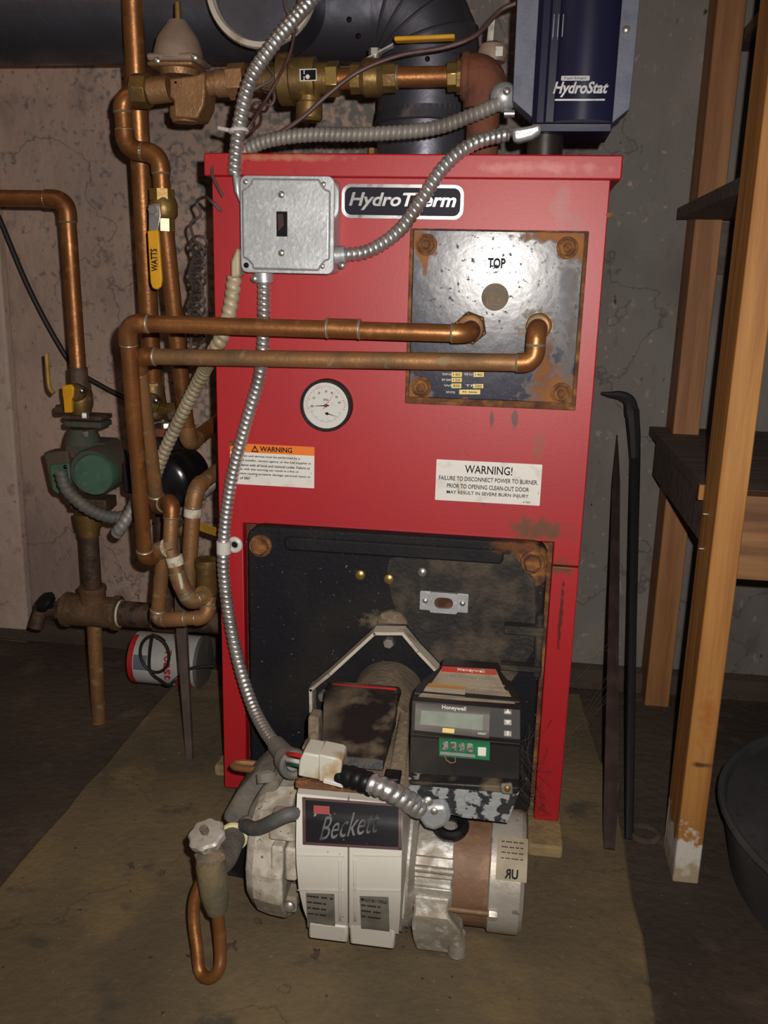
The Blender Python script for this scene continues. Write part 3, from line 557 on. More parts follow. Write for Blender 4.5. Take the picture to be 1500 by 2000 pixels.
# ------------------------------------------------------------------ coil pipes across the front and their drop on the left
def run(name, label, pts, r, er, m=copper, cat_='pipe', **k):
    w = PP(pts); lo = min(w, key=lambda p: p.z); t = thing(name, label, cat_, lo); pipe_run(t, w, r, er, m, **k); return t
R34 = .0112
up = run('copper_pipe', 'upper copper pipe from the coil plate turning down beside the pumps', [(920, 640, -.03), (918, 652, -.072), (248, 631, -.072), (284, 1096, .02), (318, 1074, .05)], R34, .02)
obj('coupling', MB().cyl(P(640, 641, -.072), P(702, 643, -.072), R34*1.13), copper, up)
for px, py in ((640, 641), (702, 643)): c = P(px, py, -.072); obj('solder_ring', MB().lathe(c-V((.002, 0, 0)), (1, 0, 0), [(0, R34*1.1), (.001, R34*1.2), (.003, R34*1.2), (.004, R34*1.1)], 20), solder, up)
lowp = run('copper_pipe', 'lower copper pipe below the coil plate running left to the wall', [(1052, 640, -.03), (1048, 645, -.062), (1044, 709, -.062), (268, 696, -.035), (308, 992, .08), (336, 978, .04), (332, 1070, .03)], R34, .017, m=copperdull, me=copper)
# mixing cluster
cl1 = run('copper_pipe', 'short dusty copper pipe looping under the mixing valve', [(320, 1078, .04), (307, 1210, .06), (340, 1209, .05), (404, 1206, .05), (409, 1165, .06)], R34, .016, m=copperdull)
tt = thing('copper_tee', 'ringed copper tee joining pipes at the foot of the tall drop', 'tee', P(318, 1074, .04))
obj('body', MB().cyl(P(300, 1080, .045), P(328, 1070, .03), R34*1.3), copperdull, tt); obj('ring', MB().lathe(P(328, 1070, .03), P(328, 1070, .03)-P(300, 1080, .045), [(-.002, R34*1.3), (.001, R34*1.4), (.003, R34*1.2)], 20), paste, tt)
cl2 = run('copper_pipe', 'paint splashed copper pipe slanting to the mixing valve', [(332, 1072, .03), (352, 1140, .03), (372, 1176, .03), (396, 1166, .045)], R34*1.05, .016, m=copperdull, me=copperdull)
obj('paste_patch', MB().tube([P(339, 1086, .028), P(344, 1104, .028)], R34*1.16, 16), paste, cl2); obj('paste_patch', MB().prism([P(348, 1118, .013), P(354, 1120, .013), P(360, 1148, .013), P(355, 1150, .013)], (0, -.003, 0)), paste, cl2)
cl3 = run('copper_pipe', 'upright copper pipe with pasted joint entering the boiler side', [(366, 1165, .09), (378, 975, .09), (386, 950, .10), (440, 908, .20)], R34*1.1, .020, m=copperdull, me=copperdull)
obj('paste_patch', MB().tube([P(377, 992, .09), P(376, 1008, .09)], R34*1.26, 16), paste, cl3)
mv = thing('mixing_valve', 'dusty brass mixing valve with open cap beside the boiler', 'valve', P(404, 1190, .07))
obj('body', MB().lathe(P(405, 1165, .07), P(404, 1100, .07)-P(405, 1165, .07), [(0, .013), (.008, .0165), (.045, .0165), (.050, .019), (.062, .019)], 24), brass, mv)
obj('cap', MB().lathe(P(404, 1104, .07), (0, 0, 1), [(0, .019), (.004, .019), (.004, .015), (.002, .014)], 24), brassbr, mv)
obj('side_port', MB().cyl(P(384, 1172, .06), P(396, 1162, .04), .0145), brass, mv); obj('port_face', MB().lathe(P(394, 1164, .043), P(394, 1164, .043)-P(384, 1172, .06), [(0, .013), (.002, .012)], 20), paste, mv)

# ------------------------------------------------------------------ boiler feed line along the top
FY = .13
feed = run('copper_feed_pipe', 'copper pipe with double elbow hanging from the pressure regulator', [(285, 182, FY), (238, 190, FY), (246, 292, FY), (312, 300, FY), (317, 375, FY)], .0125, .022)
pr = thing('pressure_regulator', 'bronze pressure reducing valve with bell top on the copper feed line', 'regulator', P(355, 240, FY))
c = P(350, 130, FY); q0 = P(350, 55, FY)
obj('bell', MB().lathe(P(349, 122, FY), (0, 0, 1), [(0, .036), (.012, .035), (.03, .030), (.042, .022), (.050, .016), (.054, .0135)], 30), bell, pr)
x0, x1, z0, z1 = rect_px(303, 113, 398, 128, FY)
obj('bell_flange', MB().box(x0, x1, FY-.034, FY+.034, z0, z1), bell, pr, bevel=.004)
x0, x1, z0, z1 = rect_px(301, 129, 394, 138, FY); obj('body_flange', MB().box(x0+.002, x1-.002, FY-.033, FY+.033, z0, z1), bronze, pr, bevel=.003)
obj('neck', MB().lathe(P(350, 150, FY), (0, 0, 1), [(0, .026), (.014, .030)], 26), bronze, pr)
bd_ = obj('body', MB().prism(PP([(330, 152), (378, 147), (400, 140), (400, 185), (398, 205), (385, 232), (340, 230), (338, 195), (330, 190)], FY-.024), (0, .05, 0)), bronze, pr, bevel=.003)
obj('bottom_cap', MB().lathe(P(362, 240, FY), (0, 0, 1), [(0, .018), (.008, .022), (.02, .022)], 24), bronze, pr)
mb = MB(); a = P(350, 168, FY-.024)
mb.box(a.x-.006, a.x+.004, FY-.026, FY-.024, a.z+.003, a.z+.006).box(a.x-.006, a.x-.003, FY-.026, FY-.024, a.z-.006, a.z+.006).box(a.x+.001, a.x+.004, FY-.026, FY-.024, a.z-.002, a.z+.003)
obj('flow_arrow', mb, bronze, bd_)
obj('stem', MB().cyl(P(349, 58, FY), P(347, 5, FY), .0048, .0044), brassbr, pr); obj('lock_nut', MB().lathe(P(349, 60, FY), (0, 0, 1), [(0, .011), (.006, .011)], 6), brass, pr)
for px, py in ((307, 118), (380, 112)): screw('flange_screw', P(px, py, FY-.034), NY, .005, nickel, pr)
def seg(root, name, xa, ya, xb, yb, r, m, n=24, Y=FY): return obj(name, MB().cyl(P(xa, ya, Y), P(xb, yb, Y), r, n=n), m, root, bevel=.001)
seg(pr, 'inlet_union', 262, 178, 292, 178, .0245, brass, 8); seg(pr, 'union_collar', 292, 178, 332, 173, .0185, bronze)
hx = seg(pr, 'outlet', 398, 165, 425, 162, .0165, bronze); seg(pr, 'outlet_nut', 424, 163, 448, 162, .019, bronze, 24)
hb = thing('union_fitting', 'bronze hex union between pressure regulator and backflow preventer', 'fitting', P(470, 175, FY))
seg(hb, 'nut', 448, 160, 480, 158, .025, bronze, 6); seg(hb, 'tailpiece', 478, 158, 520, 156, .016, copper)
bf = thing('backflow_preventer', 'brass backflow preventer with black label and drain port facing down', 'backflow valve', P(600, 215, FY))
seg(bf, 'inlet', 516, 157, 550, 155, .018, brass); seg(bf, 'inlet_flange', 548, 156, 572, 155, .035, brass, 30); seg(bf, 'body', 570, 155, 618, 154, .0285, brass, 30)
seg(bf, 'outlet_body', 618, 154, 645, 153, .021, brass); seg(bf, 'outlet_nut', 640, 155, 663, 154, .024, brassbr, 6)
obj('drain_port', MB().lathe(P(604, 178, FY), (0, 0, -1), [(0, .0165), (.014, .0165), (.016, .019), (.036, .019), (.040, .016)], 24), brass, bf)
a = P(600, 148, FY-.030); lb = obj('label_plate', MB().prism(PP([(586, 136), (617, 135), (618, 157), (587, 158)], FY-.0295), (0, -.0012, 0)), ink, bf)
obj('label_border', MB().frame(PP([(585, 135), (618, 134), (619, 158), (586, 159)], FY-.0305), PP([(587, 137), (617, 136), (617, 156), (588, 157)], FY-.0305), (0, -.0005, 0)), paper, lb)
obj('label_mark', MB().lathe(P(601, 150, FY-.031), NY, [(0, .003), (.0006, .003)], 12), inkwhite, lb)
obj('lettering', text('-- --', P(594, 147, FY-.0313), (0, 0, 1), (-1, 0, 0), .012, .0016), inkwhite, lb)
bv = thing('ball_valve', 'brass ball valve with long yellow lever lying level before the flue', 'valve', P(730, 175, FY))
seg(bv, 'tailpiece', 660, 154, 690, 153, .0145, copper); seg(bv, 'hex_end', 686, 153, 706, 153, .021, brass, 8)
obj('body', MB().tube([P(703, 152, FY), P(715, 152, FY), P(740, 152, FY), P(752, 152, FY)], [.019, .026, .025, .018], 24), brass, bv)
seg(bv, 'outlet_end', 750, 152, 775, 151, .020, brass, 8)
obj('stem', MB().cyl(P(733, 128, FY), P(733, 96, FY), .0065), nickel, bv); obj('stem_nut', MB().lathe(P(733, 108, FY), (0, 0, 1), [(0, .0095), (.008, .0095)], 6), nickel, bv)
hv = obj('handle_arm', MB().obox(P(752, 98, FY).lerp(P(733, 107, FY), .5), P(768, 84, FY)-P(716, 112, FY), (0, .014, 0), (.0012, 0, .003)), nickel, bv)
obj('lever', MB().obox((P(772, 78, FY)+P(888, 73, FY))/2, P(888, 73, FY)-P(770, 78, FY), (0, .017, 0), (0, 0, .006)), yellow, bv, bevel=.002)
seg(bv, 'end_ring', 772, 151, 778, 151, .0165, solder)
seg(bv, 'outlet_pipe', 776, 151, 880, 149, .0135, copper)
el = thing('iron_elbow', 'rusty cast iron elbow turning down into the boiler top', 'elbow', P(945, 300, FY))
seg(el, 'brass_adapter', 874, 150, 894, 149, .020, brassbr, 8); seg(el, 'adapter_hex', 893, 149, 905, 149, .024, brass, 8)
obj('body', MB().tube(rnd([P(902, 149, FY), P(950, 150, FY), P(945, 215, FY)], .04), .0295, 28), rustfit, el)
obj('bead', MB().lathe(P(902, 149, FY), (1, 0, 0), [(0, .030), (.003, .0325), (.009, .0325), (.012, .030)], 28), rustfit, el)
obj('drop_pipe', MB().cyl(P(945, 205, FY), (P(945, 215, FY).x, FY, H+.02), .023), rustfit, el)
rv = thing('relief_valve', 'brass relief valve with thin silver test lever beside the navy control', 'relief valve', P(958, 112, .17))
obj('base', MB().lathe(P(962, 122, .17), (0, 0, 1), [(0, .018), (.012, .022), (.022, .019), (.026, .010)], 20), bell, rv); obj('bonnet', MB().lathe(P(960, 100, .17), (0, 0, 1), [(0, .010), (.010, .009), (.012, .006)], 16), brass, rv)
obj('lever', MB().obox(P(959, 62, .165), P(962, 38, .165)-P(957, 86, .165), (0, .003, 0), (.010, 0, 0)), nickel, rv, bevel=.001)
obj('tag_plate', MB().box(P(968, 100, .15).x, P(982, 100, .15).x, .149, .151, P(975, 110, .15).z, P(975, 91, .15).z), nickel, rv)

# ------------------------------------------------------------------ ball valve drop (middle left) and risers
v2 = thing('ball_valve', 'brass ball valve with yellow lever hanging straight down', 'valve', P(320, 430, FY))
obj('hex_top', MB().lathe(P(317, 392, FY), (0, 0, 1), [(0, .020), (.016, .020)], 8), brass, v2); obj('body', MB().lathe(P(320, 428, FY), (0, 0, 1), [(0, .017), (.006, .021), (.022, .021), (.030, .018)], 24), brass, v2)
obj('hex_bottom', MB().lathe(P(322, 452, FY), (0, 0, 1), [(0, .0165), (.018, .0165)], 8), brassbr, v2)
obj('stem', MB().cyl(P(312, 412, FY), P(300, 411, FY-.045), .006), nickel, v2); hexbolt('stem_nut', P(300, 410, FY-.046), NY, .0075, nickel, v2, .005)
ha = PP([(289, 400), (312, 396), (314, 422), (308, 452), (290, 450), (290, 428)], FY-.044); obj('handle_arm', MB().prism(ha, (0, .003, 0)), nickel, v2, bevel=.001)
hl = PP([(287, 450), (309, 449), (312, 490), (316, 545), (314, 560), (306, 566), (297, 563), (293, 552), (290, 500)], FY-.046); lv = obj('lever', MB().prism(hl, (0, .007, 0)), yellow, v2, bevel=.002)
dd = (P(303, 480, FY)-P(305, 530, FY)).normalized(); obj('lettering', text('WATTS', P(301, 508, FY-.0465), dd, dd.cross(V((0, 1, 0))), .032, .010, bold=.02), ink, lv)
drop = run('copper_pipe', 'copper pipe below the yellow lever valve bending into the boiler side', [(323, 450, FY), (368, 868, .2), (440, 812, .36)], .0130, .022, m=copper, me=copperdull, ringmat=copper)
ris = run('copper_riser', 'tall copper riser dropping from overhead to the black pump', [(255, -60, .19), (298, 745, .28)], .0160, .02)
obj('end_coupling', MB().cyl(P(297, 716, .3), P(298, 742, .3), .0185), iron, ris)
iv = thing('isolation_valve', 'brass isolation flange valve on top of the black pump', 'valve', P(302, 830, .29))
obj('hex_top', MB().lathe(P(299, 752, .3), (0, 0, 1), [(0, .0215), (.018, .0215)], 8), brass, iv); obj('body', MB().lathe(P(301, 815, .3), (0, 0, 1), [(0, .019), (.02, .024), (.035, .022), (.065, .019)], 24), brass, iv)
obj('bonnet', MB().lathe(P(303, 784, .3), NY, [(0, .018), (.03, .018), (.036, .012)], 20), brass, iv); obj('ball_stem', MB().ball(P(305, 782, .26), .007), chrome, iv)
obj('side_drain', MB().cyl(P(318, 800, .29), P(345, 800, .27), .012), brassbr, iv); obj('drain_cap', MB().cyl(P(335, 812, .27), P(346, 808, .26), .008), nickel, iv)
obj('flange', MB().prism(rrect(P(287, 840, .28).x, P(345, 840, .28).x, P(310, 850, .28).z, P(310, 834, .28).z, .003, .26), (0, .07, 0)), rustfit, iv, bevel=.002)
hexbolt('flange_bolt', P(326, 836, .265), (0, 0, 1), .0095, nickel, iv, .010)
bp = thing('circulator_pump', 'black circulator pump partly hidden behind copper pipes', 'pump', P(330, 980, .25))
obj('volute', MB().lathe(P(318, 905, .30), NY, [(-.02, .03), (-.01, .055), (.03, .058), (.05, .050)], 32), blackpipe, bp)
obj('motor', MB().lathe(P(345, 930, .27), NY, [(-.03, .050), (.06, .0505), (.072, .047), (.078, .038)], 36), mat('pump_black_gloss', (.008, .008, .010), .18, spots=[(20, (.02, .018, .017), .5, .7, 4)]), bp)
obj('inlet_neck', MB().cyl(P(310, 850, .29), P(312, 890, .29), .026), blackpipe, bp)
x0, x1, z0, z1 = rect_px(238, 902, 268, 965, .25); obj('terminal_box', MB().prism(rrect(x0, x1+.04, z0, z1, .008, .25), (0, .05, 0)), blackpipe, bp, bevel=.004)
dropb = run('iron_pipe', 'short dark iron pipe below the black pump', [(318, 960, .3), (326, 1215, .3)], .015, .02, m=iron)
yh = thing('valve_lever', 'yellow steel valve lever poking out behind the conduit by the boiler', 'valve', P(400, 1040, .2))
obj('arm', MB().obox((P(372, 1022, .2)+P(425, 1040, .17))/2, P(425, 1040, .17)-P(372, 1022, .2), (0, .004, 0), (0, 0, .016)), ygold, yh, bevel=.002); obj('valve_body', MB().cyl(P(330, 1030, .22), P(375, 1028, .22), .018), brass, yh)
hexbolt('stem_nut', P(350, 1022, .198), NY, .007, chrome, yh, .005)
conduit('grey conduit stub entering the boiler side above the yellow lever', [(345, 1000, .24), (380, 975, .22), (410, 950, .22), (445, 920, .24)], .0100, flexg, .10, .010)

# ------------------------------------------------------------------ left line: valve, green pump, tee
LY = .31
lp = run('copper_pipe', 'copper pipe coming from the left and dropping to the green pump', [(-900, 372, LY), (130, 389, LY), (153, 722, LY)], .0140, .026)
lv2 = thing('isolation_valve', 'brass isolation valve with yellow handle above the green pump', 'valve', P(158, 805, LY))
obj('sweat_end', MB().lathe(P(154, 748, LY), (0, 0, 1), [(0, .017), (.028, .0165)], 24), iron, lv2); obj('hex', MB().lathe(P(156, 762, LY), (0, 0, 1), [(0, .021), (.014, .021)], 8), iron, lv2)
obj('body', MB().lathe(P(159, 808, LY), (0, 0, 1), [(0, .017), (.016, .022), (.036, .022), (.05, .018)], 24), brass, lv2)
obj('bonnet', MB().lathe(P(160, 764, LY), NY, [(0, .016), (.026, .016), (.032, .011)], 20), brass, lv2); obj('ball_stem', MB().ball(P(160, 763, LY-.036), .006), chrome, lv2)
obj('yellow_handle', MB().prism(PP([(120, 753), (138, 751), (144, 757), (143, 774), (139, 780), (140, 806), (125, 807), (123, 780), (121, 770)], LY-.035), (0, .010, 0)), yellow, lv2, bevel=.002)
obj('handle_boss', MB().cyl(P(138, 766, LY-.02), P(146, 766, LY-.022), .010), yellow, lv2); obj('drain_cap', MB().cyl(P(112, 800, LY-.01), P(126, 799, LY-.01), .009), iron, lv2)
al = tag(obj('steel_lever', wire(PP([(105, 768, LY+.02), (97, 758, LY+.02), (94, 735, LY+.02), (91, 690, LY+.02)]), .0042, 8), ygold), 'thin bent yellow rod lever standing up beside the left valve', 'lever')
gp = thing('circulator_pump', 'green circulator pump with round motor cap on the left pipe', 'pump', P(165, 1000, LY))
def flange(root, name, pa, pb, m, zt_=.016):
    x0, x1, z0, z1 = rect_px(pa[0], pa[1], pb[0], pb[1], LY-.02); return obj(name, MB().prism([(x0, LY-.02, z0), (x1, LY-.02, z0), (x1+.002, LY-.01, z0), (x1, LY+.03, z0), (x0, LY+.03, z0), (x0-.002, LY-.01, z0)], (0, 0, z1-z0)), m, root, bevel=.003)
flange(gp, 'companion_flange', (123, 812), (197, 822), iron); flange(gp, 'pump_flange', (124, 824), (196, 836), greendk)
for y in (812, 838): hexbolt('flange_bolt', P(166, y+4, LY-.026), (0, 0, 1) if y < 820 else (0, 0, -1), .0075, nickel, gp, .010)
obj('neck', MB().lathe(P(162, 866, LY), (0, 0, 1), [(0, .034), (.015, .030), (.028, .024)], 24), greendk, gp)
x0, x1, z0, z1 = rect_px(124, 864, 206, 900, LY-.02); obj('volute', MB().prism(rrect(x0, x1, z0, z1, .010, LY-.02), (0, .07, 0)), greendk, gp, bevel=.006)
obj('motor', MB().lathe(P(180, 922, LY-.06), NY, [(-.075, .042), (-.004, .042), (.004, .039)], 36), greendk, gp)
obj('motor_cap', MB().lathe(P(184, 927, LY-.066), NY, [(-.02, .0372), (.0, .0372), (.004, .0352)], 36), green, gp)
obj('terminal_box', MB().prism(PP([(82, 884), (132, 880), (140, 962), (108, 967), (98, 955)], LY-.03), (0, .045, 0)), greendk, gp, bevel=.005)
obj('terminal_cover', MB().prism(PP([(96, 908), (134, 903), (140, 960), (112, 966), (101, 958)], LY-.034), (0, .006, 0)), green, gp, bevel=.003)
screw('cover_screw', P(128, 912, LY-.036), NY, .004, blackp, gp)
flange(gp, 'lower_flange', (135, 975), (206, 998), iron)
ironb = mat('tee_brown', (.135, .075, .038), .7, .15, spots=[(25, (.08, .045, .025), .42, .66, 5), (60, (.20, .13, .07), .58, .72, 4)], bump=.25, bscale=120)
ip = thing('iron_pipe', 'brown iron pipe dropping from green pump through a tee to the floor', 'pipe', P(190, 1410, LY))
obj('union_nut', MB().lathe(P(174, 1032, LY), (0, 0, 1), [(0, .022), (.010, .024), (.03, .026)], 24), brass, ip); obj('nipple', MB().lathe(P(175, 1046, LY), (0, 0, 1), [(0, .019), (.014, .020)], 20), brass, ip)
obj('upper_pipe', MB().cyl(P(174, 1040, LY), P(182, 1165, LY), .0170), iron, ip)
pf = PZ(192, 1412, FLZ); obj('lower_pipe', MB().cyl(P(184, 1215, LY), (pf.x, LY, FLZ), .0140), copperdull, ip)
ty = P(184, 1194, LY)
obj('tee_body', MB().cyl(ty+V((-.055, 0, .0)), ty+V((.045, 0, 0)), .0300, n=28), ironb, ip, bevel=.004)
obj('tee_neck', MB().lathe(P(182, 1176, LY), (0, 0, 1), [(0, .025), (.02, .024), (.024, .026), (.032, .026)], 24), ironb, ip)
for dx, nm in ((-.055, 'bead'), (.045, 'bead')): obj(nm, MB().lathe(ty+V((dx-.005, 0, 0)), (1, 0, 0), [(0, .030), (.002, .0335), (.010, .0335), (.012, .030)], 28), ironb, ip)
obj('cross_pipe', MB().cyl(ty+V((.04, 0, 0)), ty+V((.30, 0, 0)), .0245, n=24), iron, ip)
for dx in (.052, .122): obj('paste_ring', MB().lathe(ty+V((dx, 0, 0)), (1, 0, 0), [(0, .0255), (.001, .0265), (.003, .0265), (.004, .0255)], 24), paste, ip)
obj('coupling', MB().cyl(ty+V((.125, 0, 0)), ty+V((.175, 0, 0)), .0290, n=24), ironb, ip)
dv = thing('drain_valve', 'old drain cock with black knob at the left end of the tee', 'valve', ty+V((-.1, 0, -.02)))
obj('hex', MB().lathe(ty+V((-.072, 0, 0)), (1, 0, 0), [(0, .022), (.014, .022)], 6), iron, dv); obj('body', MB().cyl(ty+V((-.11, -.005, -.002)), ty+V((-.07, 0, 0)), .0145), iron, dv)
obj('outlet', MB().cyl(ty+V((-.104, -.012, 0)), ty+V((-.112, -.018, -.035)), .011, .014), iron, dv)
obj('knob', MB().lathe(P(101, 1185, LY-.02), V((-.35, -.45, .6)), [(0, .006), (.010, .007), (.012, .021), (.020, .022), (.024, .018)], 8), blackp, dv)

# ------------------------------------------------------------------ oil burner
def rows(L, zref=None):      # L: (pxL, pxR, py, Y) level rows from top to bottom; body closed at depth yb
    R = []
    for a, b, py, Y in L:
        mz = P(zref if zref else (a+b)/2, py, Y).z; R.append((P(a, py, Y).x, P(b, py, Y).x, Y, mz))
    return R
def rowbody(L, yb, name, m, parent, bevel=.003, seg=2, zref=None, bk=9., smooth=30):
    R = rows(L, zref); n = len(R); mb = MB()
    vs = [V((xl, y, z)) for xl, xr, y, z in R]+[V((xr, y, z)) for xl, xr, y, z in R]+[V((xl, min(yb, y+bk), z)) for xl, xr, y, z in R]+[V((xr, min(yb, y+bk), z)) for xl, xr, y, z in R]
    fs = []
    for i in range(n-1):
        fs += [[i, i+1, n+i+1, n+i], [2*n+i, 2*n+i+1, i+1, i], [n+i, n+i+1, 3*n+i+1, 3*n+i], [3*n+i, 3*n+i+1, 2*n+i+1, 2*n+i]]
    fs += [[0, n, 3*n, 2*n], [n-1, 3*n-1, 4*n-1, 2*n-1]]
    mb.add(vs, fs); prof = [(z, y) for _, _, y, z in R]
    def yz(z):
        for (z1, y1), (z2, y2) in zip(prof, prof[1:]):
            if z2 <= z <= z1: return y1+(y2-y1)*(z1-z)/max(1e-9, z1-z2)
        return prof[0][1] if z > prof[0][0] else prof[-1][1]
    def surf(px, py):            # where the pixel's ray meets the front of this body
        lo, hi = -.5, yb
        for k in range(80):
            y = lo+(hi-lo)*k/79
            if y >= yz(P(px, py, y).z): hi = y; lo = y-(yb+.5)/79; break
        for _ in range(14):
            y = (lo+hi)/2
            if y >= yz(P(px, py, y).z): hi = y
            else: lo = y
        return hi
    return obj(name, mb, m, parent, bevel=bevel, seg=seg, smooth=smooth), surf
def patch(c, sf, off, th, nu=3, nv=6):     # four-cornered patch following a body's front
    (ax, ay), (bx, by), (cx, cy), (dx, dy) = c
    def pt(u, v, o):
        x = (ax*(1-u)+bx*u)*(1-v)+(dx*(1-u)+cx*u)*v; y = (ay*(1-u)+by*u)*(1-v)+(dy*(1-u)+cy*u)*v; return P(x, y, sf(x, y))+V((0, -o, .8*o))
    A = [[pt(i/nu, j/nv, off+th) for i in range(nu+1)] for j in range(nv+1)]; B_ = [[pt(i/nu, j/nv, off-.002) for i in range(nu+1)] for j in range(nv+1)]
    n = nu+1; vs = [p for r in A for p in r]+[p for r in B_ for p in r]; K = n*(nv+1); fs = []
    for j in range(nv):
        for i in range(nu): q = j*n+i; fs += [[q, q+1, q+n+1, q+n], [K+q+n, K+q+n+1, K+q+1, K+q]]
    for i in range(nu): fs += [[i+1, i, K+i, K+i+1], [nv*n+i, nv*n+i+1, K+nv*n+i+1, K+nv*n+i]]
    for j in range(nv): q = j*n; fs += [[q, q+n, K+q+n, K+q], [q+nu+n, q+nu, K+q+nu, K+q+nu+n]]
    return MB().add(vs, fs)
def on(sf, px, py, o=0.): return P(px, py, sf(px, py))+V((0, -o, .8*o))
BU = thing('oil_burner', 'white drum oil burner with black nameplate, dusty top and side motor', 'oil burner', (P(745, 1700, -.2).x, -.2, PADZ))
tcz = .196; tcx_ = P(747, 1330, -.10).x
obj('air_tube', MB().lathe((tcx_, -.018, tcz), NY, [(0, .052), (.13, .052)], 40), tan, BU)
fo = [(612, 1392), (611, 1332), (648, 1302), (735, 1222), (792, 1222), (822, 1258), (858, 1296), (882, 1330), (882, 1400), (700, 1425)]
flg = obj('mounting_flange', MB().prism(PP(fo, -.024), (0, .006, 0)), door, BU)
for a, b in zip(fo[:-3], fo[1:-2]):
    p, q = P(*a, -.024), P(*b, -.024); d = (q-p).normalized(); nn = V((d.z, 0, -d.x))*-.0045
    obj('flange_rim', MB().prism([p-d*.0005, q+d*.0005, q+d*.0005-nn, p-d*.0005-nn], (0, -.026, 0)), chip if a[0] < 640 else cream, BU)
obj('door_hump', MB().prism(PP([(733, 1220), (742, 1200), (762, 1195), (783, 1200), (798, 1222)], -.028), (0, .015, 0)), tan, BU, bevel=.004)
hexbolt('flange_bolt', P(760, 1253, -.024), NY, .0085, nickel, flg, .009); hexbolt('flange_bolt', P(634, 1356, -.03), NY, .0085, nickel, flg, .012)
TZ = P(690, 1545, -.30).z
bx0, bx1 = P(588, 1540, -.30).x, P(800, 1500, -.26).x
top_pts = [V((bx0, -.302, TZ)), V((bx1+.004, -.302, TZ)), V((bx1+.002, -.14, TZ+.012)), V((bx0+.018, -.14, TZ+.012))]
obj('housing_top', MB().prism(top_pts, (0, 0, -.02)), tan, BU, bevel=.003)
L = [(642, 772, 1344, -.125), (634, 774, 1358, -.145), (631, 772, 1385, -.175), (630, 765, 1420, -.205), (628, 756, 1460, -.245), (628, 750, 1478, -.262), (629, 748, 1500, -.270)]
ig, _ = rowbody(L, -.11, 'igniter_lid', blackdust, BU, .004)
obj('igniter_lid_edge', MB().prism(PP([(648, 1337), (774, 1346), (774, 1350), (646, 1342)], -.122), (0, .004, 0)), inkred, ig)
for a, b, c, d in ((605, 1385, 622, 1420), (590, 1445, 612, 1475)):
    p = P((a+c)/2, (b+d)/2, -.22); obj('hinge_lug', MB().box(p.x-.006, p.x+.008, -.23, -.205, TZ+.005, p.z+.006), tan, BU, bevel=.003)
screw('lid_screw', P(613, 1438, -.235), (0, -.5, .8), .006, tan, BU); obj('latch', MB().box(P(752, 1505, -.27).x, P(784, 1505, -.27).x, -.285, -.262, TZ+.0, TZ+.012), blackp, BU, bevel=.002)
obj('top_rail', MB().prism([V((P(762, 1480, -.26).x, -.285, TZ+.003)), V((P(796, 1480, -.26).x, -.285, TZ+.003)), V((P(800, 1380, -.16).x, -.145, TZ+.03)), V((P(778, 1380, -.16).x, -.145, TZ+.03))], (0, 0, -.014)), tan, BU, bevel=.003)
# white scroll housing, two halves with a centre seam
WH = [(-1, 0, 1548, -.305), (0, 0, 1560, -.318), (0, 0, 1600, -.333), (0, 0, 1662, -.347), (0, 0, 1700, -.352), (0, 0, 1745, -.349), (0, 0, 1785, -.338), (0, 0, 1812, -.324)]
la = {1548: 583, 1560: 580, 1600: 579, 1662: 578, 1700: 579, 1745: 583, 1785: 592, 1812: 602}; rb2 = {1548: 783, 1560: 785, 1600: 786, 1662: 785, 1700: 784, 1745: 783, 1785: 781, 1812: 779}
Lw = [(la[r[2]], 679, r[2], r[3]) for r in WH]; Rw = [(682, rb2[r[2]], r[2], r[3]) for r in WH]
hl_, yfw = rowbody(Lw, -.17, 'housing_half', white, BU, .004, 3, 680); hr_, _ = rowbody(Rw, -.17, 'housing_half', white, BU, .004, 3, 680)
obj('seam', MB().box(P(678, 1700, -.345).x, P(683, 1700, -.345).x, -.300, -.19, P(680, 1808, -.32).z, TZ-.004), ink, BU)
fb, _ = rowbody([(603, 679, 1806, -.328), (602, 679, 1838, -.322)], -.24, 'foot', white, BU, .003); fb2, _ = rowbody([(683, 772, 1808, -.328), (683, 770, 1850, -.322)], -.24, 'foot', white, BU, .003)
for y, nm in ((1672, 'ridge'), (1740, 'ridge')):
    for a, b in ((582, 672), (690, 783)): obj(nm, patch([(a, y-3), (b, y-1), (b, y+2), (a, y)], yfw, .0005, .0015), white, BU, bevel=.0006)
for a in (664, 693): obj('ridge', patch([(a-3, 1680), (a+3, 1680), (a+4, 1800), (a-2, 1800)], yfw, .0005, .0015), white, BU, bevel=.0006)
npl = obj('nameplate', patch([(592, 1558), (785, 1572), (785, 1661), (593, 1650)], yfw, .0025, .0012, 8, 8), mat('nameplate_black', (.007, .006, .009), .4, spec=.15, spots=[(160, (.25, .22, .2), .72, .76, 2)]), BU)
maroon = mat('maroon', (.05, .012, .012), .45)
for q in ([(592, 1558), (785, 1572), (785, 1577), (592, 1563)], [(593, 1645), (785, 1656), (785, 1661), (593, 1650)], [(592, 1558), (598, 1558), (599, 1650), (593, 1650)], [(779, 1572), (785, 1572), (785, 1661), (779, 1661)]): obj('nameplate_border', patch(q, yfw, .0032, .0010, 8, 8), maroon, npl)
obj('red_mark', patch([(614, 1574), (645, 1576), (645, 1592), (614, 1590)], yfw, .0036, .0006), mat('faded_red', (.26, .025, .02), .5), npl)
pu = (on(yfw, 690, 1595)-on(yfw, 690, 1635)).normalized()
obj('lettering', text('Beckett', on(yfw, 685, 1612, .0062), (on(yfw, 740, 1604)-on(yfw, 630, 1620)), pu, .070, .025, shear=.5, depth=.0012), mat('faded_chrome', (.10, .10, .105), .45, .3, spots=[(45, (.015, .015, .018), .42, .56, 4)]), npl)
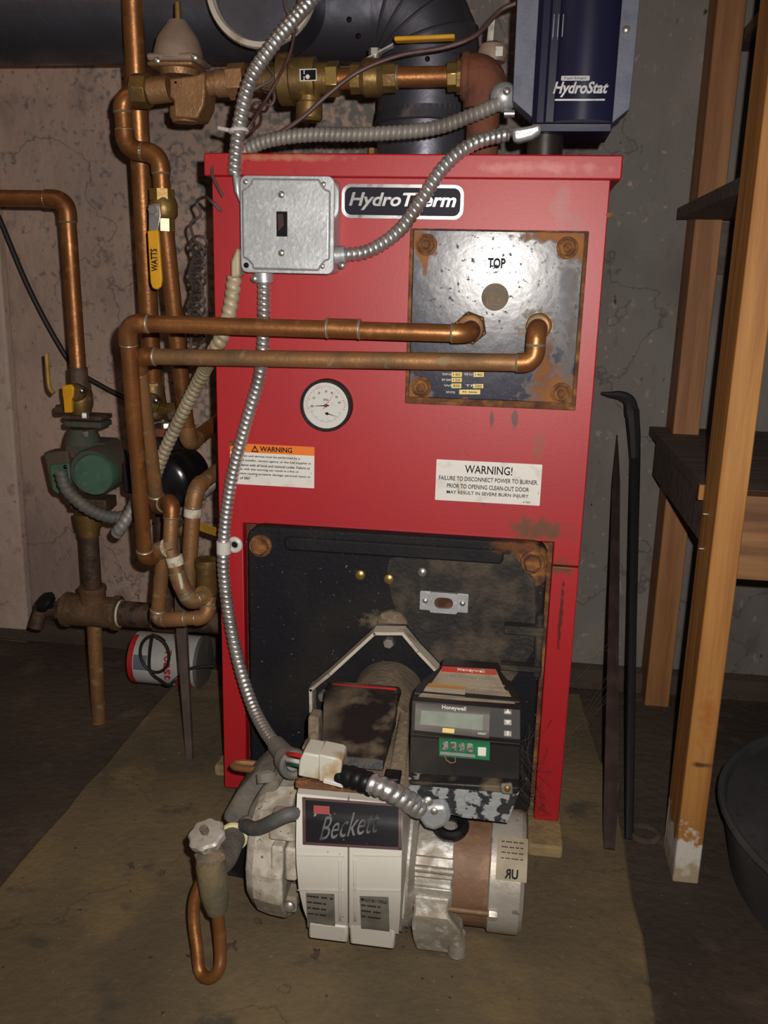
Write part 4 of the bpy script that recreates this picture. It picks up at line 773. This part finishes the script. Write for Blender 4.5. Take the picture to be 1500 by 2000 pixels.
for (a, b, c, d), ls in (((598, 1744, 653, 1811), ('---- -- -', '--- ------ --', '-- ---- ---', '---- -- ----')), ((703, 1750, 759, 1816), ("MFG'S SETTINGS", '--- ------ --', '---- ---', '-- ------'))):
    lb = obj('data_label', patch([(a, b), (c, b+2), (c+2, d+4), (a+3, d)], yfw, .0012, .0006), labgrey, BU); mb = MB()
    for i, s in enumerate(ls):
        y = b+9+i*11; text(s, on(yfw, (a+c)/2-(0 if i == 0 else 6), y, .0026), (1, 0, 0), pu, (.030 if i == 0 else .022), (.0042 if s[0] != '-' else .0016), mb, bold=.01)
    obj('lettering', mb, ink, lb)
obj('rust_strip', MB().obox(P(682, 1537, -.302), P(790, 1545, -.302)-P(580, 1528, -.302), (0, .01, 0), (0, 0, .010)), rust, BU, bevel=.002)
# left side casting and fuel pump
axz = P(550, 1650, -.24).z; lx = lambda px, py=1650, Y=-.24: P(px, py, Y).x
obj('inlet_casting', MB().lathe((lx(505), -.235, axz), (1, 0, 0), [(0, .050), (.002, .072), (.014, .082), (.030, .086), (.052, .088)], 14, .1), chip, BU, smooth=20, bevel=.003)
for a, b, c, d, yy in ((528, 1655, 552, 1718, -.318), (556, 1658, 579, 1722, -.320), (526, 1752, 579, 1782, -.300), (524, 1602, 578, 1644, -.312)):
    x0, x1, z0, z1 = rect_px(a, b, c, d, yy); obj('casting_pad', MB().prism(rrect(x0, x1, z0, z1, .004, yy), (0, .03, 0)), chip, BU, bevel=.003)
screw('casting_screw', P(565, 1770, -.302), NY, .0075, nickel, BU)
FPm = obj('fuel_pump', MB().prism([P(*q, -.22) for q in ((432, 1600), (438, 1588), (462, 1548), (496, 1512), (540, 1508), (578, 1520), (575, 1600), (520, 1628), (470, 1640))], (0, .07, 0)), dustgrey, BU, bevel=.006)
obj('pump_cover', MB().prism([P(*q, -.25) for q in ((480, 1606), (486, 1580), (512, 1540), (530, 1524), (545, 1530), (536, 1580), (530, 1612), (505, 1620))], (0, .05, 0)), dustgrey, BU, bevel=.006)
obj('pump_cap', MB().cyl(P(522, 1528, -.24), P(520, 1510, -.235), .013), dustgrey, BU); obj('pump_knob', MB().ball(P(482, 1608, -.275), .010), dustgrey, BU)
obj('pump_plate', MB().prism([P(*q, -.21) for q in ((438, 1645), (512, 1655), (512, 1722), (441, 1708))], (0, .03, 0)), blackp, BU, bevel=.001)
obj('shaft_hole', MB().torus(P(505, 1648, -.25), (-.4, -.9, 0), .014, .006, 24, 8), blackp, BU)
for py in (1720, 1738): hexbolt('casting_bolt', P(500, py, -.26), NY, .0095, nickel, BU, .008)
obj('lug', MB().tube([P(498, 1700, -.26), P(512, 1690, -.24)], [.012, .018], 12), dustgrey, BU)
obj('fuel_tube', wire([P(478, 1612, -.28), P(500, 1618, -.31), P(530, 1606, -.33), P(560, 1592, -.335), P(584, 1588, -.325)], .0085, 12), mat('tube_grey', (.085, .085, .085), .6, spots=[(40, (.16, .14, .11), .5, .7, 4)]), BU)
obj('nozzle_line', wire([P(545, 1522, -.20), P(520, 1506, -.19), P(480, 1502, -.18), (P(456, 1497, -.17)), P(465, 1490, -.16), P(500, 1492, -.15), P(540, 1500, -.13), P(580, 1490, -.12)], .0045, 10), copperdull, BU)
# motor on the right
mz = P(930, 1692, -.215).z; MX = lambda px: P(px, 1690, -.225).x; MYc = -.215
obj('motor_plate', MB().lathe((MX(786), MYc, mz+.012), (1, 0, 0), [(0, .094), (.008, .096), (.009, .088), (.012, .088)], 40), white, BU)
obj('motor_ring', MB().lathe((MX(797), MYc, mz+.008), (1, 0, 0), [(0, .086), (.008, .087), (.014, .080)], 40), silver, BU)
obj('motor_frame', MB().lathe((MX(812), MYc, mz), (1, 0, 0), [(0, .068), (MX(892)-MX(812), .068)], 36), silver, BU)
for i, (a0, a1) in enumerate(((115, 145), (78, 104), (50, 70), (150, 175))):     # cast ribs on the drive end
    def arc(r): return [V((MX(816), MYc-r*math.sin(math.radians(a)), mz+r*math.cos(math.radians(a)))) for a in [a0+(a1-a0)*j/5 for j in range(6)]]
    o_, i2 = arc(.0745), arc(.066); obj('drive_end_rib', MB().prism(o_+i2[::-1], (MX(890)-MX(816), 0, 0)), silver, BU, bevel=.002)
obj('motor_band', MB().lathe((MX(886), MYc, mz), (1, 0, 0), [(0, .0700), (MX(958)-MX(886), .0700)], 40), motorbr, BU)
eb = obj('end_bell', MB().lathe((MX(955), MYc, mz), (1, 0, 0), [(0, .071), (.002, .0745), (.038, .0745), (.043, .070), (.045, .058)], 40), motorgr, BU)
def mpt(px, ang, r): a = math.radians(ang); return V((MX(px), MYc-r*math.sin(a), mz+r*math.cos(a)))
obj('through_bolt', MB().cyl(mpt(816, 97, .0755), mpt(968, 97, .0755), .0035), motorbr, BU); hexbolt('bolt_head', mpt(960, 97, .0765), (1, 0, 0), .0065, silver, BU, .010)
obj('through_bolt', MB().cyl(mpt(816, 62, .0745), mpt(890, 62, .0745), .0045), silver, BU)
def curved(px0, px1, a0, a1, r, th):
    A = [mpt(px0, a0+(a1-a0)*j/6, r) for j in range(7)]; Bq = [mpt(px1, a0+(a1-a0)*j/6, r) for j in range(7)]
    A2 = [mpt(px0, a0+(a1-a0)*j/6, r+th) for j in range(7)]; B2 = [mpt(px1, a0+(a1-a0)*j/6, r+th) for j in range(7)]
    return MB().ring([A, Bq, B2, A2], close=True)
ul = obj('approval_label', curved(968, 1026, 25, 64, .0746, .0006), labdust, eb)
c_ = mpt(997, 58, .0757); nr = V((0, -math.sin(math.radians(58)), math.cos(math.radians(58)))); uz_ = nr.cross(V((1, 0, 0)))
uz_ = uz_ if uz_.z > 0 else -uz_
mb = text('UR', c_+nr*.0004, (-1, 0, 0), uz_, .016, .011, bold=.03); 
for i, s in enumerate(('', '-- --- ----- --', '--- -- ---- ---', '---- --- -- --', '-- ---- --- ---')):
    an = 50-i*5; n2 = V((0, -math.sin(math.radians(an)), math.cos(math.radians(an)))); u2 = n2.cross(V((1, 0, 0))); u2 = u2 if u2.z > 0 else -u2
    if i: text(s, mpt(997, an, .0757), (1, 0, 0), u2, .026, .0012, mb)
obj('lettering', mb, ink, ul)
cb, _ = rowbody([(808, 880, 1752, -.292), (808, 874, 1780, -.296), (806, 880, 1792, -.300), (803, 902, 1818, -.302), (806, 902, 1842, -.296), (812, 898, 1860, -.288)], -.23, 'motor_bracket', silver, BU, .003)
obj('bracket_foot', MB().cyl(P(892, 1862, -.29), P(892, 1822, -.29), .011), silver, BU)
# control box below and primary control
gb = obj('wiring_box', MB().prism(PP([(797, 1520), (1014, 1548), (992, 1608), (905, 1598), (800, 1570)], -.285), (0, .12, 0)), galvspot, BU, bevel=.001)
for px, py in ((955, 1582), (925, 1560)): obj('knockout', MB().lathe(P(px, py, -.2855), NY, [(0, .011), (.001, .0105)], 20), galvspot, gb)
obj('bushing', MB().torus(P(880, 1612, -.25), (0, -.3, 1), .016, .007, 24, 8), blackp, BU)
cn = obj('conduit_elbow', MB().prism(PP([(812, 1574), (822, 1558), (850, 1556), (874, 1556), (882, 1580), (876, 1598), (850, 1609), (832, 1602)], -.287), (0, -.018, 0)), galv, BU, bevel=.006)
screw('elbow_screw', P(836, 1564, -.306), NY, .006, nickel, cn); screw('elbow_screw', P(848, 1584, -.306), NY, .0045, nickel, cn)
ctrlblk = mat('control_black', (.016, .015, .015), .5, spec=.3, spots=[(12, (.035, .03, .024), .5, .7, 5, .8)])
PC = thing('primary_control', 'black digital burner control with grey screen and green terminal strip', 'control', P(905, 1535, -.28))
Lc = [(862, 974, 1303, -.150), (858, 978, 1320, -.165), (826, 1000, 1345, -.195), (808, 1014, 1366, -.228), (804, 1018, 1376, -.246), (803, 1018, 1404, -.256), (802, 1018, 1436, -.268), (801, 1017, 1444, -.276), (801, 1017, 1449, -.272), (800, 1016, 1490, -.270), (798, 1014, 1540, -.272)]
pcb_, yc = rowbody(Lc, -.10, 'case', ctrlblk, PC, .003, 2, None, .022, 15)
sh = obj('label_panel', patch([(834, 1340), (992, 1350), (1006, 1376), (816, 1364)], yc, .0016, .001, 10, 16), labdust, PC)
obj('label_top', patch([(866, 1303), (968, 1309), (988, 1352), (838, 1342)], yc, .0016, .001, 10, 16), labdust, sh)
obj('label_band', patch([(864, 1303), (968, 1309), (971, 1320), (862, 1313)], yc, .0030, .0008, 8, 6), mat('label_red', (.46, .045, .03), .6, spots=[(30, (.32, .10, .06), .5, .7, 4)]), sh)
su = (on(yc, 900, 1328)-on(yc, 900, 1350)).normalized(); sx_ = V((1, 0, 0))
obj('lettering', text('Honeywell', on(yc, 920, 1312, .0048), sx_, su, .034, .0085, bold=.01), inkwhite, sh)
mb = text('Oil Primary Control', on(yc, 918, 1326, .0040), sx_, su, .060, .009, bold=.01)
for i, s in enumerate(('--- --- ----  --- ----', '---- -- --- ---- --', '|||  ||| || |||| ||| || ||| |||| ||')): text(s, on(yc, 950+i*2, 1338+i*9, .0034), sx_, su, .045, .005 if i == 2 else .0014, mb)
obj('lettering', mb, inkgrey, sh)
obj('warning_strip', patch([(838, 1336), (910, 1342), (909, 1349), (833, 1343)], yc, .0030, .0006, 6, 10), mat('strip_orange', (.46, .24, .07), .6), sh)
obj('warning_block', patch([(833, 1343), (909, 1349), (908, 1363), (824, 1357)], yc, .0030, .0006, 6, 10), mat('strip_pale', (.44, .40, .31), .6), sh)
bz = obj('display_bezel', patch([(812, 1374), (957, 1384), (955, 1443), (810, 1427)], yc, .0008, .0018, 6, 8), ctrlgrey, PC)
obj('screen', patch([(823, 1389), (944, 1398), (942, 1428), (821, 1416)], yc, .0026, .0008, 6, 6), lcd, bz)
obj('lettering', text('Honeywell', on(yc, 887, 1386, .005), sx_, (0, 0, 1), .028, .0065, bold=.012), inkwhite, bz)
obj('mode_window', patch([(865, 1423), (888, 1425), (887, 1434), (864, 1432)], yc, .0026, .0006), tagyel, bz)
obj('lettering', text('RESET', on(yc, 942, 1435, .005), sx_, (0, 0, 1), .010, .0024), inkwhite, bz)
for py, k in ((1391, 1), (1412, -1), (1434, 0)):
    b_ = obj('button', patch([(984, py-6), (999, py-5), (999, py+6), (984, py+5)], yc, .0008, .0025), inkgrey, PC, bevel=.0006); c_ = on(yc, 991.5, py, .0042)
    mb = MB().prism([c_+V((-.003, 0, -.0022*k)), c_+V((.003, 0, -.0022*k)), c_+V((0, 0, .003*k))] if k else [c_+V((-.001, 0, -.003)), c_+V((.001, 0, -.003)), c_+V((.001, 0, .003)), c_+V((-.001, 0, .003))], (0, -.0004, 0)); obj('arrow', mb, inkwhite, b_)
termm = mat('terminal_tin', (.34, .33, .31), .5, .3, spots=[(200, (.12, .11, .10), .5, .6, 3)])
tb = obj('terminal_board', patch([(858, 1442), (957, 1450), (956, 1486), (858, 1478)], yc, .0008, .002), pcb, PC)
for i in range(4):
    px = 870+i*16; py = 1459+i*1.4; obj('terminal', patch([(px-6, py-9), (px+6, py-8), (px+6, py+9), (px-6, py+8)], yc, .003, .004), termm, tb, bevel=.001)
obj('terminal_bar', patch([(860, 1470), (928, 1476), (928, 1482), (860, 1476)], yc, .003, .003), galv, tb); obj('socket', patch([(933, 1462), (950, 1463), (949, 1480), (933, 1479)], yc, .003, .005), paper, tb, bevel=.0008)
obj('jumper_wire', wire([on(yc, 868, 1478, .006), on(yc, 876, 1492, .010), on(yc, 889, 1494, .010), on(yc, 889, 1480, .006)], .0008, 6), copperdull, tb)
bs = obj('base_ledge', MB().prism(PP([(797, 1526), (1014, 1538), (1012, 1552), (800, 1534)], -.290), (0, .02, 0)), blackdust, PC, bevel=.002)
obj('lug', MB().prism(PP([(978, 1528), (1000, 1526), (1002, 1548), (980, 1546)], -.292), (0, -.006, 0)), dustgrey, PC, bevel=.002); screw('lug_screw', P(991, 1540, -.299), NY, .004, brass, PC)
# plug and whip
PG = thing('plug_connector', 'dirty white nylon plug joining wires on top of the burner', 'connector', P(625, 1535, -.31))
obj('socket', MB().prism(PP([(584, 1488), (592, 1470), (625, 1476), (624, 1524), (582, 1516)], -.318), (0, .035, 0)), molex, PG, bevel=.002)
obj('plug', MB().prism(PP([(622, 1474), (660, 1482), (668, 1488), (664, 1534), (622, 1526)], -.322), (0, .035, 0)), molex, PG, bevel=.002); obj('latch', MB().prism(PP([(632, 1522), (670, 1532), (670, 1540), (630, 1530)], -.326), (0, .010, 0)), nylon, PG, bevel=.001)
for py, c_, nm in ((1478, inkred, 'wire'), (1490, inkwhite, 'wire'), (1497, mat('wire_green', (.02, .09, .05), .5), 'wire')): obj(nm, wire([P(562, py-6, -.27), P(575, py-4, -.29), P(592, py, -.30)], .0028, 8), c_, PG)
CE = thing('conduit_end', 'grey conduit end fitting by the white plug', 'connector', P(570, 1490, -.25))
obj('sleeve', MB().tube([P(540, 1455, -.18), P(565, 1485, -.23)], [.012, .014], 20), flexg, CE); obj('collar', MB().torus(P(573, 1492, -.255), P(573, 1492, -.255)-P(545, 1462, -.19), .014, .0055, 24, 8), greyrub, CE); obj('cup', MB().cyl(P(560, 1482, -.23), P(572, 1494, -.25), .0165), flexg, CE)
tag(obj('black_sleeve', flex(PP([(664, 1516, -.312), (690, 1519, -.318), (728, 1533, -.325)]), .0125, .010, .08), blackp), 'black ribbed sleeve between white plug and short conduit', 'sleeve')
conduit('short fat shiny conduit in front of the burner going to the wiring box', [(722, 1530, -.325), (750, 1540, -.328), (785, 1558, -.322), (822, 1580, -.308)], .0115, flexs, .12, .0095)

# ------------------------------------------------------------------ fuel valve and line
VY = -.375
FV = thing('fuel_valve', 'dusty brass fuel valve with round silver handle in front of the burner', 'valve', P(415, 1790, VY))
va = P(405, 1640, VY); vb = P(424, 1790, VY); ad = (va-vb).normalized(); Lh = (va-vb).length
vt = V((ad.x, -.25, ad.z)).normalized()
vb = P(424, 1780, VY); 
def ax_(t): return vb+(va-vb)*t
obj('body', MB().tube([vb, ax_(.14), ax_(.30), ax_(.48), ax_(.66), ax_(.78)], [.0115, .0145, .0165, .0170, .0170, .0155], 20), mat('valve_dusty_brass', (.175, .135, .07), .8, .1, spots=[(30, (.11, .095, .06), .42, .65, 4), (25, (.09, .105, .055), .6, .7, 3)], bump=.2, bscale=120), FV)
obj('bonnet', MB().tube([ax_(.74), ax_(.80), ax_(.84), ax_(.86)], [.018, .018, .013, .008], 6), tan, FV); obj('stem', MB().cyl(ax_(.84), ax_(1.03), .0075), nickel, FV)
hn = V((-.15, -.35, .9)).normalized(); hc = P(405, 1634, VY)
obj('handle', MB().ring([[hc+hn*t+(hn.cross(V((0, 1, 0))).normalized()*math.cos(2*math.pi*i/40)+hn.cross(hn.cross(V((0, 1, 0)))).normalized()*math.sin(2*math.pi*i/40))*r*(1+.06*math.cos(8*2*math.pi*i/40)) for i in range(40)] for t, r in ((-.003, .014), (-.004, .0195), (.004, .0205), (.007, .018), (.008, .006))]), motorgr, FV)
obj('handle_nut', MB().lathe(hc, hn, [(0, .005), (.016, .0045)], 8), tan, FV)
obj('side_pipe', MB().tube(rnd([ax_(.62), P(436, 1680, -.33), P(458, 1632, -.27)], .02), .0155, 18), dustgrey, FV); obj('tape', MB().torus(P(457, 1634, -.275), P(458, 1632, -.27)-P(436, 1680, -.33), .0145, .004, 28, 8), gasket, FV)
FLN = tag(obj('fuel_line', wire(PP([(424, 1775, VY), (428, 1812, VY), (431, 1860, -.38), (428, 1892, -.388), (410, 1910, -.390), (391, 1898, -.384), (385, 1850, -.372), (379, 1800, -.36), (380, 1760, -.352), (392, 1726, -.345), (408, 1700, -.34)]), .0072, 14), copper), 'copper fuel tube looping below the brass valve to the slab', 'tube')

# ------------------------------------------------------------------ wires, cables, cobwebs
def cable_(name, label, pts, r, m, c='cable'): return tag(obj(name, wire(PP(pts), r, 8), m), label, c)
cable_('wall_cable', 'flat black cable slanting down the limewashed wall behind the left pipe', [(-30, 372, .66), (0, 430, .66), (55, 560, .66), (110, 665, .66), (150, 722, .66), (200, 755, .66), (245, 778, .66)], .0060, cable)
cable_('thermostat_wire', 'brown twin wire swooping from above across the brass valves', [(1010, 5, .10), (975, 22, .10), (930, 68, .09), (870, 92, .085), (780, 108, .085), (700, 140, .085), (640, 185, .08), (590, 230, .08), (540, 262, .08), (485, 280, .07)], .0032, wirebr)
cable_('thermostat_wire', 'thin brown wire hanging beside the damper to the cable tie', [(586, -20, .06), (578, 40, .06), (568, 100, .05), (545, 150, .03), (520, 195, .02), (495, 235, -.005), (476, 262, -.01)], .0020, wirebr)
cable_('thermostat_wire', 'thin dusty wire curling behind the brass backflow preventer', [(470, 190, .08), (505, 170, .08), (535, 150, .09), (520, 120, .1), (545, 70, .1), (580, 60, .1), (560, 20, .1), (555, -10, .1)], .0022, wiredust)
cable_('wire_loop', 'small loop of brown wire below the backflow preventer', [(478, 262, .0), (505, 245, .03), (508, 222, .06), (490, 215, .08), (500, 200, .09), (530, 205, .09), (535, 180, .09), (510, 172, .08)], .0022, wirebr)
pts = [(470, 328, -.005), (440, 322, -.004), (420, 320, -.008), (414, 340, -.012), (430, 375, -.012), (436, 384, -.010)]
cable_('wire_end', 'brown wire stub curling over the top left lid corner', pts, .0022, wirebr)
hk = []
for i in range(150):
    t = i/149; ph = i*2*math.pi/11; cy = 470+t*195
    hk.append((388+13*math.sin(ph)-6*t+4*math.sin(i*.7), cy+16*math.cos(ph), .16+.02*math.cos(ph*1.0+1)))
hk = [(432, 412, -.006), (412, 392, .0), (400, 385, .08), (384, 395, .12), (392, 420, .12), (372, 440, .14)]+hk+[(372, 680, .16)]
cable_('coiled_wire', 'bundle of coiled dusty wire hanging between boiler and copper pipe', hk, .0023, wiredust)
wb = random.Random(5); mb = MB()
for i in range(26):
    a = P(1012+wb.uniform(-6, 12), 1440+wb.uniform(0, 150), -.26); b = P(1045+wb.uniform(-20, 35), 1430+wb.uniform(-30, 170), wb.uniform(-.12, -.02)); mid = (a+b)/2+V((wb.uniform(-.012, .012), 0, -wb.uniform(.0, .02)))
    mb.tube(cat([a, mid, b], .012), .00022, 4)
for i in range(10):
    a = P(1190+wb.uniform(-3, 3), 1230+wb.uniform(0, 200), .1); b = P(1092, 1330+wb.uniform(-60, 220), .0); mb.tube([a, (a+b)/2-V((0, 0, .006)), b], .00012, 4)
wo = tag(obj('cobwebs', mb, webm), 'fine grey cobweb threads between burner control and boiler leg', 'cobweb'); wo['kind'] = 'stuff'
mb = MB()
for i in range(9):
    a = P(505+wb.uniform(0, 50), 1470+wb.uniform(0, 40), -.16); b = P(515+wb.uniform(0, 40), 1500+wb.uniform(0, 40), -.22); mb.tube(cat([a, (a+b)/2+V((wb.uniform(-.01, .01), 0, -.01)), b], .01), .0007, 4)
wo = tag(obj('cobwebs', mb, webm), 'clumped grey cobweb hanging over the copper nozzle line', 'cobweb'); wo['kind'] = 'stuff'

# ------------------------------------------------------------------ clutter on the left
cy_ = .40; ca = PZ(270, 1330, FLZ+.0); 
cx0, cx1 = P(268, 1290, cy_).x, P(396, 1280, cy_).x; cz_ = P(330, 1287, cy_).z; cr = .052
CAN = thing('tin_can', 'white and red food canister lying behind the pipes on the slab', 'canister', ((cx0+cx1)/2, cy_, cz_-cr))
bd_ = obj('body', MB().lathe((cx0, cy_, cz_), (1, 0, 0), [(0, cr*.97), (.002, cr), (cx1-cx0-.002, cr), (cx1-cx0, cr*.97)], 40), tinwhite, CAN)
def canpt(x, ang, d=0.): a = math.radians(ang); return V((x, cy_-(cr+d)*math.sin(a), cz_+(cr+d)*math.cos(a)))
def canpatch(xa, xb, a0, a1, d=.0004, th=.0005):
    n = 8; g = lambda x, dd: [canpt(x, a0+(a1-a0)*j/n, dd) for j in range(n+1)]
    return MB().ring([g(xa, d), g(xb, d), g(xb, d+th), g(xa, d+th)], close=True)
cw = cx1-cx0
obj('red_band', canpatch(cx0+.001, cx0+.012, 10, 170), tinred, bd_); obj('red_block', canpatch(cx0+cw*.82, cx0+cw*.93, 72, 140), tinred, bd_); obj('red_block', canpatch(cx0+cw*.68, cx0+cw*.825, 112, 140), tinred, bd_)
obj('barcode', canpatch(cx0+cw*.10, cx0+cw*.30, 62, 95), mat('barcode_grey', (.13, .14, .19), .5), bd_)
nc = lambda an: V((0, -math.sin(math.radians(an)), math.cos(math.radians(an))))
mb = MB()
for i, ch in enumerate('Toast'):
    an = 52+i*14; uu = nc(an).cross(V((1, 0, 0))); uu = uu if uu.z > 0 else -uu; text(ch, canpt(cx0+cw*.60, an, .0008), -uu, (1, 0, 0), .012, .014, mb, bold=.02)
obj('lettering', mb, tinred, bd_)
obj('end_cap', MB().lathe((cx1, cy_, cz_), (1, 0, 0), [(-.003, cr*1.02), (.004, cr*1.02), (.005, cr*.9)], 36), greyrub, CAN)
CRD = []
cc = P(303, 1277, cy_-cr-.006)
for i in range(26): a = 2*math.pi*i/22+.8; CRD.append(cc+V((.030*math.cos(a), -.002*i/10, .038*math.sin(a))))
CRD += [P(292, 1306, cy_-.065), P(315, 1330, cy_-.075), P(330, 1338, cy_-.085), P(345, 1325, cy_-.07), P(372, 1306, cy_-.065), P(420, 1300, cy_-.06)]
tag(obj('power_cord', wire(CRD, .0032, 8), cable), 'thin black cord looped over the white and red canister', 'cord')
sb = PZ(369, 1484, PADZ)
sk = MB().prism([sb+V((-.006, 0, .0)), sb+V((.006, 0, 0)), P(352, 1205, .17)+V((.009, 0, 0)), P(340, 1010, .25)+V((.006, 0, 0)), P(340, 1010, .25)+V((-.006, 0, 0)), P(352, 1205, .17)+V((-.009, 0, 0))], (0, .010, 0))
tag(obj('wooden_stake', sk, mat('stake_dark', (.055, .037, .03), .8, spots=[(30, (.09, .06, .045), .45, .7, 4)]), bevel=.001), 'dark narrow stake leaning on the slab left of the boiler', 'stake')
rk = random.Random(9)
for i, (px, py, r, lb) in enumerate(((505, 1800, .006, 'small dark crumb of rust on the slab by the white housing'), (620, 1866, .010, 'flat dark flake lying on the slab below the white housing'), (455, 1848, .009, 'curled dry leaf scrap on the slab beside the copper loop'), (255, 1692, .007, 'little brown leaf bit on the bare slab'), (315, 1708, .008, 'twisted brown leaf scrap near the middle of the slab'))):
    p = PZ(px, py, PADZ); mb = MB(); [mb.tube(cat([p+V((rk.uniform(-r, r), rk.uniform(-r, r), .001)), p+V((rk.uniform(-r, r)*.4, rk.uniform(-r, r)*.4, .003)), p+V((rk.uniform(-r, r), rk.uniform(-r, r), .0015))], .003), .0016, 5) for _ in range(3)]; tag(obj('rust_crumb' if i == 0 else 'leaf_scrap', mb, floorm, smooth=0), lb, 'crumb' if i == 0 else 'leaf')

# ------------------------------------------------------------------ right side: fire irons, shelving, bin
a = PZ(1190, 1660, PADZ); b = P(1205, 850, WY-.02); mid = lambda t: a.lerp(b, t)
ir = mat('wrought_iron', (.055, .035, .032), .6, .3, spots=[(30, (.09, .055, .045), .45, .7, 4)])
PK = thing('pry_bar', 'straight pointed iron bar leaning against the wall beside the boiler', 'iron bar', a)
obj('shaft', MB().tube([mid(0), mid(.05), mid(.5), mid(.85), mid(1)], [.009, .0115, .0105, .0085, .0015], 6), ir, PK)
obj('toe', MB().cyl(mid(.02), mid(.12)+V((.012, 0, .0)), .004), ir, PK)
a = PZ(1228, 1640, FLZ); b = P(1240, 900, WY-.05)
HK = thing('hooked_poker', 'black hooked iron poker leaning against the grey wall', 'poker', a)
obj('shaft', MB().tube([a, a.lerp(b, .5), b, P(1238, 850, WY-.045), P(1234, 800, WY-.04)], [.007, .008, .011, .0135, .015], 8), mat('poker_black', (.016, .013, .016), .55), HK)
hkp = cat([P(1234, 812, WY-.04), P(1229, 784, WY-.04), P(1212, 773, WY-.04), P(1192, 771, WY-.04), P(1174, 768, WY-.04)], .006)
obj('hook', MB().tube(hkp, [.015-.012*(i/(len(hkp)-1))**1.5 for i in range(len(hkp))], 8), MATS['poker_black'], HK)
fpz = PZ(1313, 1722, FLZ); fw = PZ(1366, 1735, FLZ).x-fpz.x; fy0 = fpz.y
SHF = thing('shelf_frame', 'pine lumber shelf frame standing beside the boiler', 'shelving', (fpz.x+.2, .3, FLZ))
def post(x, y, wd, dp, m, z1=1.75): return obj('post', MB().box(x, x+wd, y, y+dp, FLZ, z1), m, SHF, bevel=.002)
wood1 = mat('pine_post_limed', (.46, .215, .055), .6, spots=[(30, (.33, .135, .032), .40, .62, 6), (9, (.24, .097, .023), .55, .72, 5)], stretch=(1.6, 1.6, .10), bump=.12, bscale=70,
    marks=[(fpz.x+.02, FLZ+.01, .09, .075, (.66, .62, .55), .25, .9), (fpz.x+.03, FLZ-.01, .09, .055, (.42, .34, .22), .5, .9), (fpz.x+.022, P(1378, 1495, fy0).z, .022, .005, (.10, .04, .015), .8), (fpz.x+.02, P(1385, 1400, fy0).z, .014, .05, (.38, .13, .025), .9)])
p1 = post(fpz.x, fy0, fw, .089, wood1)
rp = PZ(1252, 1362, FLZ); p2 = post(rp.x+.002, WY-.092, .05, .089, woodr)
for py in (1004, 1072):
    c_ = P(1376, py, fy0+.05); obj('nail', MB().cyl((fpz.x-.006, fy0+.05, c_.z), (fpz.x+.004, fy0+.05, c_.z), .0016), nickel, p1)
sz1 = P(1470, 958, fy0+.09).z
obj('shelf_board', MB().box(fpz.x+.004, fpz.x+.9, fy0+.0895, WY-.004, sz1-.018, sz1), woodd, SHF)
obj('side_rail', MB().box(fpz.x+.006, fpz.x+.044, fy0+.09, WY-.094, sz1-.085, sz1-.0185), woodd, SHF, bevel=.001)
pb = P(1470, 1118, fy0+.088).z
obj('front_apron', MB().box(fpz.x+fw+.002, fpz.x+.9, fy0+.05, fy0+.088, pb, sz1-.0), woodh, SHF, bevel=.001)
obj('shim', MB().box(P(1366, 950, fy0+.092).x, P(1374, 950, fy0+.092).x+.004, fy0+.09, fy0+.10, sz1-.018, sz1+.004), wood, SHF)
us = P(1338, 428, WY-.10).z
obj('shelf_board', MB().box(fpz.x+.004, fpz.x+.9, fy0+.0895, WY-.094, us, us+.02), woodd, SHF)
obj('rear_cleat', MB().box(rp.x+.053, fpz.x+.9, WY-.045, WY-.006, P(1400, 535, WY-.04).z, us-.0005), woodd, SHF)
us2 = P(1418, 92, WY-.04).z
obj('top_board', MB().box(rp.x+.053, fpz.x+.9, fy0+.09, WY-.006, us2, us2+.02), woodd, SHF)
bc = V((.83, .02, FLZ)); BN = thing('storage_tub', 'dark grey round plastic tub on the dirt floor by the front post', 'tub', bc)
tr = bc.x-P(1418, 1600, -.02).x
obj('shell', MB().lathe(bc, (0, 0, 1), [(0, tr*.9), (.11, tr*.97), (.11, tr*.95), (.01, tr*.87)], 56), stair, BN); obj('rim', MB().torus(bc+V((0, 0, .11)), (0, 0, 1), tr*.97, .006, 56, 8), stair, BN)
obj('lid', MB().lathe(bc+V((0, 0, .095)), (0, 0, 1), [(0, tr*.945), (.006, tr*.945), (.010, tr*.8)], 56), stair, BN)
pd = PZ(1258, 1632, FLZ); tag(obj('floor_ring', MB().torus(pd+V((0, 0, .003)), (0, 0, 1), .022, .006, 28, 8), floorm), 'small dirty ring lying on the dark floor near the poker', 'ring')
